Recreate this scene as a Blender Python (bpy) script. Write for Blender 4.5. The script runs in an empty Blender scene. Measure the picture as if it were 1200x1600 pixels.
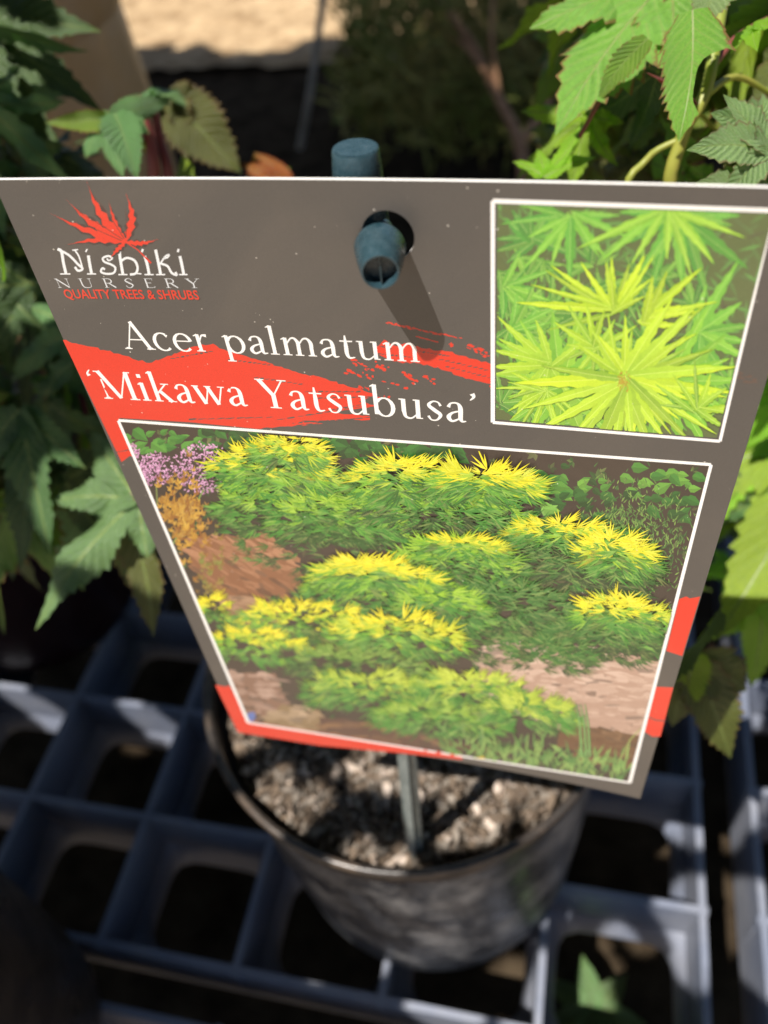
import bpy, math, random
import numpy as np
from mathutils import Vector, Matrix
from mathutils.geometry import tessellate_polygon
R_ = math.radians
COL = bpy.context.scene.collection
scene = bpy.context.scene
rnd = random.Random(7)

# ------------------------------------------------------------------ camera, sky, sun
# world: x along the tray ribs to the right, y away, z up; metres; the lens is at the origin
RIGHT = Vector((0.97503612, 0.19456486, -0.10700033))
UP = Vector((-0.0788742, 0.75393885, 0.65219251))
FWD = Vector((-0.20756546, 0.62747169, -0.75046376))
F = 1290.0                                   # focal length in units of a 1200 x 1600 frame
cam = bpy.data.cameras.new('camera')
cam.sensor_fit = 'VERTICAL'; cam.sensor_height = 36.0; cam.sensor_width = 27.0
cam.lens = F / 1600.0 * 36.0
cam.clip_start = 0.01; cam.clip_end = 400
cam.dof.use_dof = True; cam.dof.focus_distance = 0.137; cam.dof.aperture_fstop = cam.lens / 2.1
camo = bpy.data.objects.new('camera', cam); COL.objects.link(camo)
m = Matrix.Identity(4)
for i in range(3):
    m[i][0] = RIGHT[i]; m[i][1] = UP[i]; m[i][2] = -FWD[i]
camo.matrix_world = m
scene.camera = camo

SUN = Vector((-0.26, -0.335, 0.90)).normalized()      # direction towards the sun
world = bpy.data.worlds.new('World'); scene.world = world; world.use_nodes = True
nt = world.node_tree
sky = nt.nodes.new('ShaderNodeTexSky'); sky.sky_type = 'NISHITA'; sky.sun_disc = False
sky.sun_elevation = math.asin(SUN.z); sky.sun_rotation = math.atan2(SUN.x, SUN.y)
nt.links.new(sky.outputs[0], nt.nodes['Background'].inputs[0])
nt.nodes['Background'].inputs[1].default_value = 0.055
sl = bpy.data.lights.new('sun', 'SUN'); sl.energy = 4.6; sl.angle = R_(0.5); sl.color = (1.0, 0.955, 0.89)
so = bpy.data.objects.new('sun', sl); COL.objects.link(so)
so.rotation_euler = SUN.to_track_quat('Z', 'Y').to_euler()
scene.view_settings.view_transform = 'Standard'; scene.view_settings.look = 'None'
scene.view_settings.gamma = 1.0; scene.view_settings.exposure = 0.86
scene.view_settings.use_curve_mapping = False

# ------------------------------------------------------------------ helpers
def ray(x, y):
    return RIGHT * ((x - 600) / F) - UP * ((y - 800) / F) + FWD
def at(x, y, d):                 # a point on the sight line at depth d
    return ray(x, y) * d
def onz(x, y, z):
    r = ray(x, y); return r * (z / r.z)
def setp(o, label=None, cat=None, group=None, kind=None):
    for k, v in (('label', label), ('category', cat), ('group', group), ('kind', kind)):
        if v: o[k] = v
    return o
def empty(name, loc=(0, 0, 0)):
    o = bpy.data.objects.new(name, None); COL.objects.link(o); o.location = loc; o.empty_display_size = 0.01
    return o
def obj(name, verts, faces, mats, parent=None, smooth=False, mi=None, loc=None):
    me = bpy.data.meshes.new(name)
    me.from_pydata([tuple(v) for v in verts], [], faces)
    for mt in (mats if isinstance(mats, (list, tuple)) else [mats]): me.materials.append(mt)
    if mi is not None: me.polygons.foreach_set('material_index', mi)
    if smooth: me.polygons.foreach_set('use_smooth', [True] * len(me.polygons))
    me.update()
    return link(name, me, parent, loc)
def link(name, me, parent=None, loc=None):
    o = bpy.data.objects.new(name, me); COL.objects.link(o)
    if parent is not None:
        o.parent = parent; o.matrix_parent_inverse = Matrix.Translation(-Vector(parent.location)) if parent.type == 'EMPTY' else Matrix.Identity(4)
    if loc is not None: o.location = loc
    return o

class NT:
    """small wrapper for building node materials"""
    def __init__(s, name, base=(.5, .5, .5), rough=.5, spec=.5):
        s.m = bpy.data.materials.new(name); s.m.use_nodes = True; s.t = s.m.node_tree
        s.p = s.t.nodes['Principled BSDF']
        s.p.inputs['Base Color'].default_value = (*base, 1); s.p.inputs['Roughness'].default_value = rough
        s.p.inputs['Specular IOR Level'].default_value = spec
        s.tc = s.t.nodes.new('ShaderNodeTexCoord')
    def n(s, k, **kw):
        q = s.t.nodes.new(k)
        for a, b in kw.items(): setattr(q, a, b)
        return q
    def l(s, a, b): s.t.links.new(a, b)
    def noise(s, scale, detail=5, co='Object', rough=.6, dist=0):
        q = s.n('ShaderNodeTexNoise'); q.inputs['Scale'].default_value = scale; q.inputs['Detail'].default_value = detail
        q.inputs['Roughness'].default_value = rough; q.inputs['Distortion'].default_value = dist
        s.l(s.tc.outputs[co], q.inputs['Vector']); return q.outputs['Fac']
    def ramp(s, fac, stops):
        q = s.n('ShaderNodeValToRGB'); e = q.color_ramp.elements
        while len(e) > 2: e.remove(e[-1])
        while len(e) < len(stops): e.new(.5)
        for i, (p, c) in enumerate(stops): e[i].position = p; e[i].color = (*c, 1)
        s.l(fac, q.inputs[0]); return q.outputs[0]
    def mix(s, f, a, b, mode='MIX'):
        q = s.n('ShaderNodeMix', data_type='RGBA', blend_type=mode)
        for v, k in ((f, 0), (a, 6), (b, 7)):
            if hasattr(v, 'links'): s.l(v, q.inputs[k])
            else: q.inputs[k].default_value = v if k == 0 else (*v, 1)
        return q.outputs[2]
    def math(s, op, a, b=None):
        q = s.n('ShaderNodeMath', operation=op)
        for v, k in ((a, 0), (b, 1)):
            if v is None: continue
            if hasattr(v, 'links'): s.l(v, q.inputs[k])
            else: q.inputs[k].default_value = v
        return q.outputs[0]
    def bump(s, h, dist, strength=1.0):
        q = s.n('ShaderNodeBump'); q.inputs['Distance'].default_value = dist; q.inputs['Strength'].default_value = strength
        s.l(h, q.inputs['Height']); s.l(q.outputs[0], s.p.inputs['Normal']); return q
    def col(s, c): s.l(c, s.p.inputs['Base Color'])
    def rough(s, c): s.l(c, s.p.inputs['Roughness'])

# ------------------------------------------------------------------ materials
def mat_noise(name, c1, c2, scale, rough=.5, spec=.5, bump=0, bscale=None, lo=.35, hi=.65):
    t = NT(name, c1, rough, spec); f = t.noise(scale); t.col(t.ramp(f, [(lo, c1), (hi, c2)]))
    if bump: t.bump(t.noise(bscale or scale * 3), bump)
    return t.m

def mat_print():
    t = NT('printed_card', (.2, .18, .16), .42, .5)
    a = t.n('ShaderNodeVertexColor', layer_name='ink')
    fine = t.noise(9000, 2)                                   # paper and ink grain
    c = t.mix(.45, a.outputs[0], t.ramp(fine, [(.3, (.62, .62, .62)), (.7, (1.25, 1.25, 1.25))]), 'MULTIPLY')
    v = t.n('ShaderNodeTexVoronoi', feature='F1'); v.inputs['Scale'].default_value = 900; t.l(t.tc.outputs['Object'], v.inputs['Vector'])
    spot = t.math('LESS_THAN', v.outputs['Distance'], .12)
    sel = t.math('GREATER_THAN', t.noise(520, 3), .62)
    dust = t.math('MULTIPLY', t.math('MULTIPLY', spot, sel), .6)
    c = t.mix(dust, c, (.75, .7, .62))
    veil = t.math('MULTIPLY', t.ramp(t.noise(26, 4, dist=1.2), [(.45, (0, 0, 0)), (.8, (1, 1, 1))]), .06)    # faint warm tint in noise patches
    c = t.mix(veil, c, (.42, .33, .24))
    t.col(c); t.rough(t.ramp(t.noise(60, 4), [(.3, (.36,) * 3), (.7, (.5,) * 3)]))
    t.p.inputs['Coat Weight'].default_value = .48; t.p.inputs['Coat Roughness'].default_value = .25
    t.bump(t.noise(1500, 3), .00002, .5)
    return t.m
M_PRINT = mat_print()
M_CORE = mat_noise('card_core_white', (.75, .73, .70), (.82, .8, .77), 300, .6)
def mat_stake():
    t = NT('stake_teal_plastic', (.03, .06, .07), .32, .5)
    t.col(t.ramp(t.noise(700, 6, rough=.7), [(.3, (.012, .035, .045)), (.62, (.03, .06, .075)), (.8, (.09, .12, .14))]))
    t.rough(t.ramp(t.noise(1200, 4), [(.3, (.16,) * 3), (.7, (.38,) * 3)]))
    t.bump(t.noise(1400, 5, rough=.7), .00010, .9); return t.m
M_STAKE = mat_stake()
M_SHAFT = mat_noise('stake_shaft_grey', (.10, .125, .12), (.20, .225, .215), 300, .35, .5, .0002)
def mat_tray():
    t = NT('tray_plastic', (.03, .035, .05), .45, .5)
    dust = t.ramp(t.noise(22, 6), [(.4, (0, 0, 0)), (.75, (1, 1, 1))])
    t.col(t.mix(t.math('MULTIPLY', dust, .35), (.15, .168, .22), (.40, .38, .36)))
    t.rough(t.ramp(t.noise(40, 4), [(.3, (.34,) * 3), (.7, (.6,) * 3)]))
    t.bump(t.noise(160, 5), .0004, .5); return t.m
M_TRAY = mat_tray()
def mat_pot(name, base, dusty, k=.35):
    t = NT(name, base, .3, .5)
    d = t.ramp(t.noise(35, 6, rough=.7), [(.46, (0, 0, 0)), (.72, (1, 1, 1))])
    t.col(t.mix(t.math('MULTIPLY', d, k), base, dusty))
    t.rough(t.ramp(t.noise(60, 4), [(.3, (.24,) * 3), (.7, (.5,) * 3)]))
    t.bump(t.noise(240, 4), .0003, .4); return t.m
M_POT = mat_pot('black_pot_plastic', (.032, .033, .038), (.50, .48, .46), .55)
M_POT2 = mat_pot('brown_black_pot_plastic', (.024, .019, .016), (.085, .065, .05), .5)
M_RIM = mat_pot('dusty_pot_rim', (.03, .024, .02), (.2, .14, .095), .8)
M_MAROON = mat_pot('maroon_pot_plastic', (.016, .005, .006), (.03, .016, .016), .4)
M_TAN = mat_pot('tan_clay', (.58, .36, .17), (.62, .44, .27), .7)
M_SOIL = mat_noise('potting_soil', (.085, .07, .055), (.22, .175, .135), 160, .9, .2, .002, 300)
M_CHIP = [mat_noise('bark_brown', (.075, .055, .04), (.21, .155, .11), 220, .85, .2, .0004, 900),
          mat_noise('bark_grey', (.12, .10, .08), (.29, .245, .20), 220, .85, .2, .0004, 900),
          mat_noise('pumice_pale', (.42, .33, .26), (.6, .5, .42), 260, .85, .2, .0004, 900)]
M_EARTH = mat_noise('dark_earth', (.024, .017, .011), (.06, .044, .028), 30, 1.0, .0, .004, 60)
M_GRAVEL = mat_noise('sunny_gravel', (.26, .17, .09), (.50, .36, .21), 28, .9, .1, .01, 60)
M_TIMBER = mat_noise('weathered_timber', (.28, .28, .28), (.42, .42, .42), 20, .8, .2, .002, 50)
M_TWIG = mat_noise('dry_twig', (.32, .17, .09), (.48, .27, .15), 60, .8, .2)
M_CANE = mat_noise('pale_cane', (.2, .19, .17), (.33, .31, .28), 40, .7, .3)

def mat_leaf(name, base, deep, rib=(.3, .34, .08), edge=None, pale=None, tr=.3, rough=.29):
    """uv: x along the lobe, y 0..1 from the midrib to the margin"""
    t = NT(name, base, rough, .5)
    uv = t.n('ShaderNodeUVMap', uv_map='lobe'); sp = t.n('ShaderNodeSeparateXYZ'); t.l(uv.outputs[0], sp.inputs[0])
    u, v = sp.outputs[0], sp.outputs[1]
    info = t.n('ShaderNodeObjectInfo')
    c = t.ramp(t.noise(55, 6, rough=.65), [(.32, deep), (.68, base)])
    hs = t.n('ShaderNodeHueSaturation'); t.l(c, hs.inputs['Color'])
    t.l(t.math('ADD', t.math('MULTIPLY', info.outputs['Random'], .05), .475), hs.inputs['Hue'])
    t.l(t.math('ADD', t.math('MULTIPLY', info.outputs['Random'], .5), .75), hs.inputs['Value'])
    c = hs.outputs[0]
    ph = t.math('FRACT', t.math('SUBTRACT', t.math('MULTIPLY', u, 11.0), t.math('MULTIPLY', v, 2.4)))
    vein = t.math('LESS_THAN', t.math('ABSOLUTE', t.math('SUBTRACT', ph, .5)), .07)
    c = t.mix(t.math('MULTIPLY', vein, .3), c, rib)
    if pale:
        c = t.mix(t.ramp(t.noise(90, 6, rough=.8), [(.48, (0, 0, 0)), (.62, (.75,) * 3)]), c, pale)
    c = t.mix(t.ramp(t.noise(70, 5, rough=.7), [(.66, (0, 0, 0)), (.74, (.8,) * 3)]), c, (.16, .09, .035))   # scorched spots
    if edge:
        e = t.ramp(t.math('ADD', v, t.math('MULTIPLY', t.noise(120, 3), .35)), [(1.0, (0, 0, 0)), (1.0, (1, 1, 1))])
        e.node.color_ramp.elements[0].position = .97; e.node.color_ramp.elements[1].position = 1.0
        q = t.math('MULTIPLY', t.math('GREATER_THAN', t.math('ADD', v, t.math('MULTIPLY', t.noise(150, 3), .4)), 1.12), .85)
        c = t.mix(q, c, edge)
    t.col(c)
    h = t.math('ADD', t.math('MULTIPLY', t.math('SINE', t.math('MULTIPLY', t.math('SUBTRACT', t.math('MULTIPLY', u, 11.0), t.math('MULTIPLY', v, 2.4)), 6.2832)), .5), t.math('MULTIPLY', t.noise(260, 4), 1.2))
    t.bump(h, .00028, .8)
    tl = t.n('ShaderNodeBsdfTranslucent'); brt = t.mix(1.0, c, (1.5, 1.7, .8), 'MULTIPLY'); t.l(brt, tl.inputs[0])
    mx = t.n('ShaderNodeMixShader'); mx.inputs[0].default_value = tr
    out = t.t.nodes['Material Output']
    t.l(t.p.outputs[0], mx.inputs[1]); t.l(tl.outputs[0], mx.inputs[2]); t.l(mx.outputs[0], out.inputs['Surface'])
    return t.m
L_BRIGHT = mat_leaf('leaf_bright', (.30, .50, .03), (.20, .38, .025), (.42, .55, .12), tr=.4)
L_MID = mat_leaf('leaf_mid_red_edge', (.20, .33, .045), (.13, .24, .03), (.32, .30, .1), edge=(.22, .06, .03))
L_PALE = mat_leaf('leaf_mid_frosted', (.20, .36, .09), (.14, .27, .065), (.36, .42, .18), edge=(.22, .15, .08), pale=(.44, .52, .36))
L_DARK = mat_leaf('leaf_dark', (.07, .135, .035), (.04, .085, .024), (.15, .2, .06), tr=.22)
L_DARKB = mat_leaf('leaf_dark_bluish', (.13, .23, .065), (.085, .16, .045), (.13, .19, .09), pale=(.09, .15, .09), tr=.18)
L_OLIVE = mat_leaf('leaf_olive', (.12, .13, .025), (.07, .09, .02), (.2, .2, .06), edge=(.14, .08, .03))
L_ORANGE = mat_leaf('leaf_orange', (.42, .14, .035), (.30, .16, .02), (.4, .25, .05), edge=(.35, .05, .03), tr=.35)
L_RED = mat_leaf('leaf_red', (.32, .06, .04), (.24, .045, .03), (.3, .12, .06), tr=.3)
L_SHADE = mat_leaf('leaf_shade_caster', (.05, .10, .03), (.03, .07, .02), tr=.08)  # for the shade-casting leaves added out of frame
RIB = mat_noise('leaf_midrib', (.10, .15, .035), (.19, .23, .06), 80, .5, .4)
M_STEM = mat_noise('green_stem', (.16, .22, .03), (.30, .27, .05), 45, .45, .4)
M_STEMR = mat_noise('red_stem', (.16, .03, .035), (.24, .07, .05), 45, .45, .4)
M_FROND = mat_noise('shaded_needles', (.12, .16, .03), (.30, .25, .08), 12, .8, .2)

# ------------------------------------------------------------------ generic solids
def lathe(profile, seg=64, wob=0):
    vs, fs = [], []
    n = len(profile)
    for i in range(seg):
        a = 2 * math.pi * i / seg
        for (r, z) in profile:
            rr = r * (1 + wob * math.sin(3 * a + z * 30)); vs.append((rr * math.cos(a), rr * math.sin(a), z))
    for i in range(seg):
        j = (i + 1) % seg
        for k in range(n - 1): fs.append((i * n + k, j * n + k, j * n + k + 1, i * n + k + 1))
    return vs, fs
def tube(pts, rads, seg=10):
    pts = [Vector(p) for p in pts]; vs, fs = [], []
    for i, p in enumerate(pts):
        d = (pts[min(i + 1, len(pts) - 1)] - pts[max(i - 1, 0)]).normalized()
        a = d.orthogonal().normalized(); b = d.cross(a)
        if i and False: pass
        if i:
            a = (pa - d * pa.dot(d)).normalized(); b = d.cross(a)
        pa = a
        for k in range(seg):
            t = 2 * math.pi * k / seg; vs.append(p + (a * math.cos(t) + b * math.sin(t)) * rads[i])
    for i in range(len(pts) - 1):
        for k in range(seg):
            q = (k + 1) % seg; fs.append((i * seg + k, i * seg + q, (i + 1) * seg + q, (i + 1) * seg + k))
    fs.append(tuple(range(seg))[::-1]); fs.append(tuple((len(pts) - 1) * seg + k for k in range(seg)))
    return vs, fs
def curve_pts(ctrl, n=8):
    c = [Vector(p) for p in ctrl]; c = [c[0] * 2 - c[1]] + c + [c[-1] * 2 - c[-2]]; o = []
    for i in range(1, len(c) - 2):
        for k in range(n):
            t = k / n
            o.append(.5 * ((2 * c[i]) + (c[i + 1] - c[i - 1]) * t + (2 * c[i - 1] - 5 * c[i] + 4 * c[i + 1] - c[i + 2]) * t * t + (3 * c[i] - c[i - 1] - 3 * c[i + 1] + c[i + 2]) * t ** 3))
    o.append(c[-2]); return o
def box(x0, x1, y0, y1, z0, z1):
    v = [(x, y, z) for x in (x0, x1) for y in (y0, y1) for z in (z0, z1)]
    return v, [(0, 1, 3, 2), (4, 6, 7, 5), (0, 4, 5, 1), (2, 3, 7, 6), (0, 2, 6, 4), (1, 5, 7, 3)]
def join(parts):
    V, Fc = [], []
    for v, f in parts:
        b = len(V); V += [tuple(x) for x in v]; Fc += [tuple(i + b for i in q) for q in f]
    return V, Fc

# ================================================================== SETTING
GZ = -0.56
gv, gf = [], []
rg = random.Random(3)
def ground_h(x, y):
    return 0.006 * math.sin(x * 9 + y * 4) + 0.004 * math.sin(x * 23 - y * 17) if abs(x) < 3 and y < 4 else 0
def sheet(name, x0, x1, y0, y1, nx, ny, z, mt, rough=0, label=None):
    vs = []; fs = []
    for j in range(ny + 1):
        for i in range(nx + 1):
            vs.append((x0 + (x1 - x0) * i / nx, y0 + (y1 - y0) * j / ny, z + rg.uniform(-1, 1) * rough))
    for j in range(ny):
        for i in range(nx):
            a = j * (nx + 1) + i; fs.append((a, a + 1, a + nx + 2, a + nx + 1))
    o = obj(name, vs, fs, mt, smooth=True); o['kind'] = 'structure'; return o
sheet('ground', -150, 150, -60, 220, 40, 40, GZ - .01, M_EARTH)
sheet('gravel_path', -3.2, 2.6, 1.47, 2.1, 220, 40, GZ + .002, M_GRAVEL, .005)
sheet('walkway', -6, 6, -6, -.035, 40, 40, GZ + .001, mat_noise('pale_walkway', (.32, .25, .18), (.48, .38, .28), 12, .9, .1, .004, 60), .003)
# timber edging at the far side of the path
ed = obj('timber_edging', *box(-3.2, 2.6, 2.02, 2.12, GZ - .02, GZ + .07), M_TIMBER)
setp(ed, 'pale grey timber edging board along the far side of the sunny gravel', 'edging board')

# ---- slatted plastic trays the pots stand on: every rib is its own part
TZ = -0.455; DEP = .046
def tray(name, xs, ys, label):
    t = empty(name, (xs[0], ys[0], TZ - DEP)); setp(t, label, 'plant tray', 'lattice trays side by side under the pots')
    w0, w1 = .0018, .0028
    for x in xs:
        prof = [(-w0, 0), (w0, 0), (w1, -DEP), (-w1, -DEP)]
        for a, b in zip(ys[:-1], ys[1:]):
            pass
        vs = []; 
        for y in (ys[0] - w1, ys[-1] + w1):
            for dx, dz in prof: vs.append((x + dx, y, TZ + dz + .0004))
        obj('long_rib', vs, [(0, 1, 5, 4), (1, 2, 6, 5), (2, 3, 7, 6), (3, 0, 4, 7), (3, 2, 1, 0), (4, 5, 6, 7)], M_TRAY, t)
    for y in ys:
        prof = [(-w0, 0), (w0, 0), (w1, -DEP), (-w1, -DEP)]; vs = []
        for x in (xs[0] - w1, xs[-1] + w1):
            for dy, dz in prof: vs.append((x, y + dy, TZ + dz))
        obj('cross_rib', vs, [(0, 4, 5, 1), (1, 5, 6, 2), (2, 6, 7, 3), (3, 7, 4, 0), (0, 1, 2, 3), (7, 6, 5, 4)], M_TRAY, t)
    # rounded foot flange closing the bottom of each cell
    for i in range(len(xs) - 1):
        for j in range(len(ys) - 1):
            cx, cy = (xs[i] + xs[i + 1]) / 2, (ys[j] + ys[j + 1]) / 2; hx, hy = (xs[i + 1] - xs[i]) / 2 - w1, (ys[j + 1] - ys[j]) / 2 - w1
            if hx < .015 or hy < .008: continue
            N = 32; out, inn, inb = [], [], []
            for k in range(N):
                a = 2 * math.pi * k / N; c, s = math.cos(a), math.sin(a); q = 1 / max(abs(c), abs(s))
                out.append((cx + c * q * hx, cy + s * q * hy, TZ - DEP + .012))
                n_ = (abs(c) ** 5 + abs(s) ** 5) ** (-1 / 5)
                inn.append((cx + c * n_ * hx * .86, cy + s * n_ * hy * .84, TZ - DEP + .004))
                inb.append((cx + c * n_ * hx * .85, cy + s * n_ * hy * .83, TZ - DEP))
            vs = out + inn + inb
            fs = [(k, (k + 1) % N, N + (k + 1) % N, N + k) for k in range(N)] + [(N + k, N + (k + 1) % N, 2 * N + (k + 1) % N, 2 * N + k) for k in range(N)]
            obj('cell_flange', vs, fs, M_TRAY, t, smooth=True)
    return t
XS = [-.445, -.369, -.2935, -.2175, -.1415, -.066, .009, .085]
YS = [.0728, .1395, .206, .273, .340, .407]
tray('plant_tray', XS, YS, 'dark blue-grey lattice tray directly under the pot with the plant label')
tray('plant_tray', XS, [-.0207, .0455], 'dark blue-grey lattice tray at the lower edge of the photo, nearest the viewer')
tray('plant_tray', [.1135, .189, .265, .341], YS, 'dark blue-grey lattice tray to the right, beyond the narrow gap')

# ================================================================== POTS
def pot(name, c, rim_z, R, H, rb, wallm, rimm, label, cat='plant pot', tilt=0):
    t = empty(name, (c[0], c[1], rim_z - H)); setp(t, label, cat)
    b = rim_z - H
    v, f = lathe([(0.0, b + .003), (rb - .006, b + .003), (rb, b + .001), (rb + .001, b + .010), (rb + (R - rb) * .5, b + H * .5), (R - .004, rim_z - .022), (R - .002, rim_z - .014),
                  (R - .0035, rim_z - .0139), (R - .006, rim_z - .03), (rb + (R - rb) * .5 - .0025, b + H * .5), (rb - .003, b + .008), (0, b + .008)], 96, .003)
    obj('pot_wall', [(x + c[0], y + c[1], z) for x, y, z in v], f, wallm, t, smooth=True)
    v, f = lathe([(R - .0025, rim_z - .0135), (R - .001, rim_z - .0135), (R + .0005, rim_z - .003), (R + .0008, rim_z - .001), (R, rim_z), (R - .0015, rim_z), (R - .0025, rim_z - .002), (R - .0035, rim_z - .0135), (R - .0025, rim_z - .0135)], 96, .003)
    obj('pot_rim', [(x + c[0], y + c[1], z) for x, y, z in v], f, rimm, t, smooth=True)
    return t
PC = (-.0545, .1625)
pot('nursery_pot', PC, -.285, .081, .169, .0745, M_POT, M_RIM, 'glossy black round pot under the printed plant label, full of coarse mix')
pot('nursery_pot', (-.262, .008), -.262, .083, .19, .07, M_POT2, M_POT2, 'brownish black pot cut off by the lower left corner of the photo')
pot('nursery_pot', (-.345, .275), -.292, .075, .16, .06, M_MAROON, M_MAROON, 'dark maroon pot behind the hanging leaves at the left edge')
pot('nursery_pot', (.235, .30), -.30, .08, .155, .06, M_POT, M_RIM, 'black pot at the right, hidden under the bright green maple leaves')
# tall tan pot out of focus
tp = empty('clay_pot', (-.470, .62, GZ)); setp(tp, 'tall tan clay pot, out of focus in the top left corner', 'clay pot')
v, f = lathe([(0, GZ), (.10, GZ), (.118, GZ + .2), (.112, GZ + .38), (.10, GZ + .44), (.092, GZ + .44), (.10, GZ + .37), (.1, GZ + .3), (0, GZ + .3)], 64, .004)
obj('pot_wall', [(x - .470, y + .62, z) for x, y, z in v], f, M_TAN, tp, smooth=True)
v, f = lathe([(.114, GZ + .36), (.121, GZ + .385), (.117, GZ + .41), (.108, GZ + .415)], 64, .004)
obj('pot_band', [(x - .470, y + .62, z) for x, y, z in v], f, M_TAN, tp, smooth=True)

def soil(name, c, z, r, n, label, seed):
    rr = random.Random(seed)
    vs = [(c[0], c[1], z + .004)]; fs = []; rings = 14; seg = 48
    for i in range(1, rings + 1):
        for k in range(seg):
            a = 2 * math.pi * k / seg; q = r * i / rings
            vs.append((c[0] + q * math.cos(a), c[1] + q * math.sin(a), z + .004 * (1 - (i / rings) ** 2) + rr.uniform(-.0025, .0025)))
    for k in range(seg): fs.append((0, 1 + k, 1 + (k + 1) % seg))
    for i in range(rings - 1):
        for k in range(seg):
            a = 1 + i * seg + k; b = 1 + i * seg + (k + 1) % seg; fs.append((a, a + seg, b + seg, b))
    mi = [0] * len(fs)
    for q in range(n):
        a = rr.uniform(0, 6.283); d = r * math.sqrt(rr.random()) * .97; x = c[0] + d * math.cos(a); y = c[1] + d * math.sin(a)
        s = rr.choice([.0005, .0006, .0008, .001, .0014, .0021]) * rr.uniform(.7, 1.4)
        b = len(vs); ax = Vector((rr.gauss(0, 1), rr.gauss(0, 1), rr.gauss(0, 1))).normalized(); bx = ax.orthogonal().normalized(); cx = ax.cross(bx)
        e = (rr.uniform(1, 2.2), rr.uniform(.6, 1), rr.uniform(.4, .8)); o = Vector((x, y, z + .003 + rr.uniform(0, .004)))
        for sx, sy, sz in ((1, 0, 0), (-1, 0, 0), (0, 1, 0), (0, -1, 0), (0, 0, 1), (0, 0, -1), (.6, .6, .5), (-.6, -.6, .5), (.6, -.6, -.5), (-.6, .6, -.5)):
            p = o + ax * sx * s * e[0] * rr.uniform(.8, 1.2) + bx * sy * s * e[1] * rr.uniform(.8, 1.2) + cx * sz * s * e[2]; vs.append(tuple(p))
        m_ = 3 if rr.random() < .07 else (1 if rr.random() < .6 else 2)
        for t_ in ((0, 6, 4), (6, 2, 4), (2, 9, 4), (9, 1, 4), (1, 7, 4), (7, 3, 4), (3, 0, 4), (0, 3, 8), (8, 3, 5), (0, 8, 5), (6, 0, 5), (2, 6, 5), (9, 2, 5), (1, 9, 5), (7, 1, 5), (3, 7, 5)):
            fs.append(tuple(b + i for i in t_)); mi.append(m_)
    o = obj(name, vs, fs, [M_SOIL] + M_CHIP, mi=mi)
    setp(o, label, 'potting mix', kind='stuff'); return o
soil('potting_mix', PC, -.301, .0765, 11000, 'coarse bark and pumice mix in the black pot below the label', 5)
soil('potting_mix', (-.262, .008), -.280, .078, 700, 'dark mix filling the pot in the lower left corner', 6)
soil('potting_mix', (-.345, .275), -.306, .07, 600, 'dark mix filling the maroon pot', 8)
soil('potting_mix', (.235, .30), -.315, .075, 700, 'dark mix filling the black pot at the right', 9)

# ================================================================== THE PLANT LABEL
CW, CH = 110.0, 110.0 * 1.4604803                       # card, millimetres
BL = Vector((-0.08423617, 0.09214337, -0.21238602))
EX = Vector((0.99975401, -0.02183931, -0.00386707)); EY = Vector((0.00577854, 0.04594095, 0.99892744))
NN = EX.cross(EY).normalized()
def sag(u, v):                                         # the card bows back a little in its middle
    return (1.9 - .75 * v / CH) * (1 - (2 * u / CW - 1) ** 2)
def card(u, v, h=0.0):                                  # mm on the card -> world
    return BL + (EX * u + EY * v - NN * (sag(u, v) - h)) * .001
_c = [Vector(v) for v in (RIGHT, UP, FWD)]
def tr(P):
    """photo survey points (N,2) -> mm on the bowed card"""
    P = np.asarray(P, float).reshape(-1, 2)
    rr = np.outer((P[:, 0] - 600) / F, RIGHT) - np.outer((P[:, 1] - 800) / F, UP) + np.array(FWD)
    n = np.array(NN); b = np.array(BL); ex = np.array(EX); ey = np.array(EY); s = np.zeros(len(P))
    G = np.linalg.inv(np.array([[ex @ ex, ex @ ey], [ex @ ey, ey @ ey]]))
    for _ in range(4):
        k = ((b @ n) - s * .001) / (rr @ n); w = rr * k[:, None] - b
        uv = np.stack([w @ ex, w @ ey], 1) @ G * 1000
        s = (1.9 - .75 * uv[:, 1] / CH) * (1 - (2 * uv[:, 0] / CW - 1) ** 2)
    return uv
lab = empty('plant_label', card(CW / 2, 0))
setp(lab, 'large printed maple plant label with red brush strokes, propped on a teal stake', 'plant label')

def ink_mesh(name, verts, faces, cols, parent):
    me = bpy.data.meshes.new(name); me.from_pydata(verts, [], faces); me.materials.append(M_PRINT)
    at_ = me.attributes.new('ink', 'FLOAT_COLOR', 'FACE') if False else me.color_attributes.new('ink', 'FLOAT_COLOR', 'CORNER')
    data = []
    for f, c in zip(faces, cols): data += [c[0], c[1], c[2], 1.0] * len(f)
    at_.data.foreach_set('color', data); me.update()
    return link(name, me, parent)
GREY = (.073, .066, .060)
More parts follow.
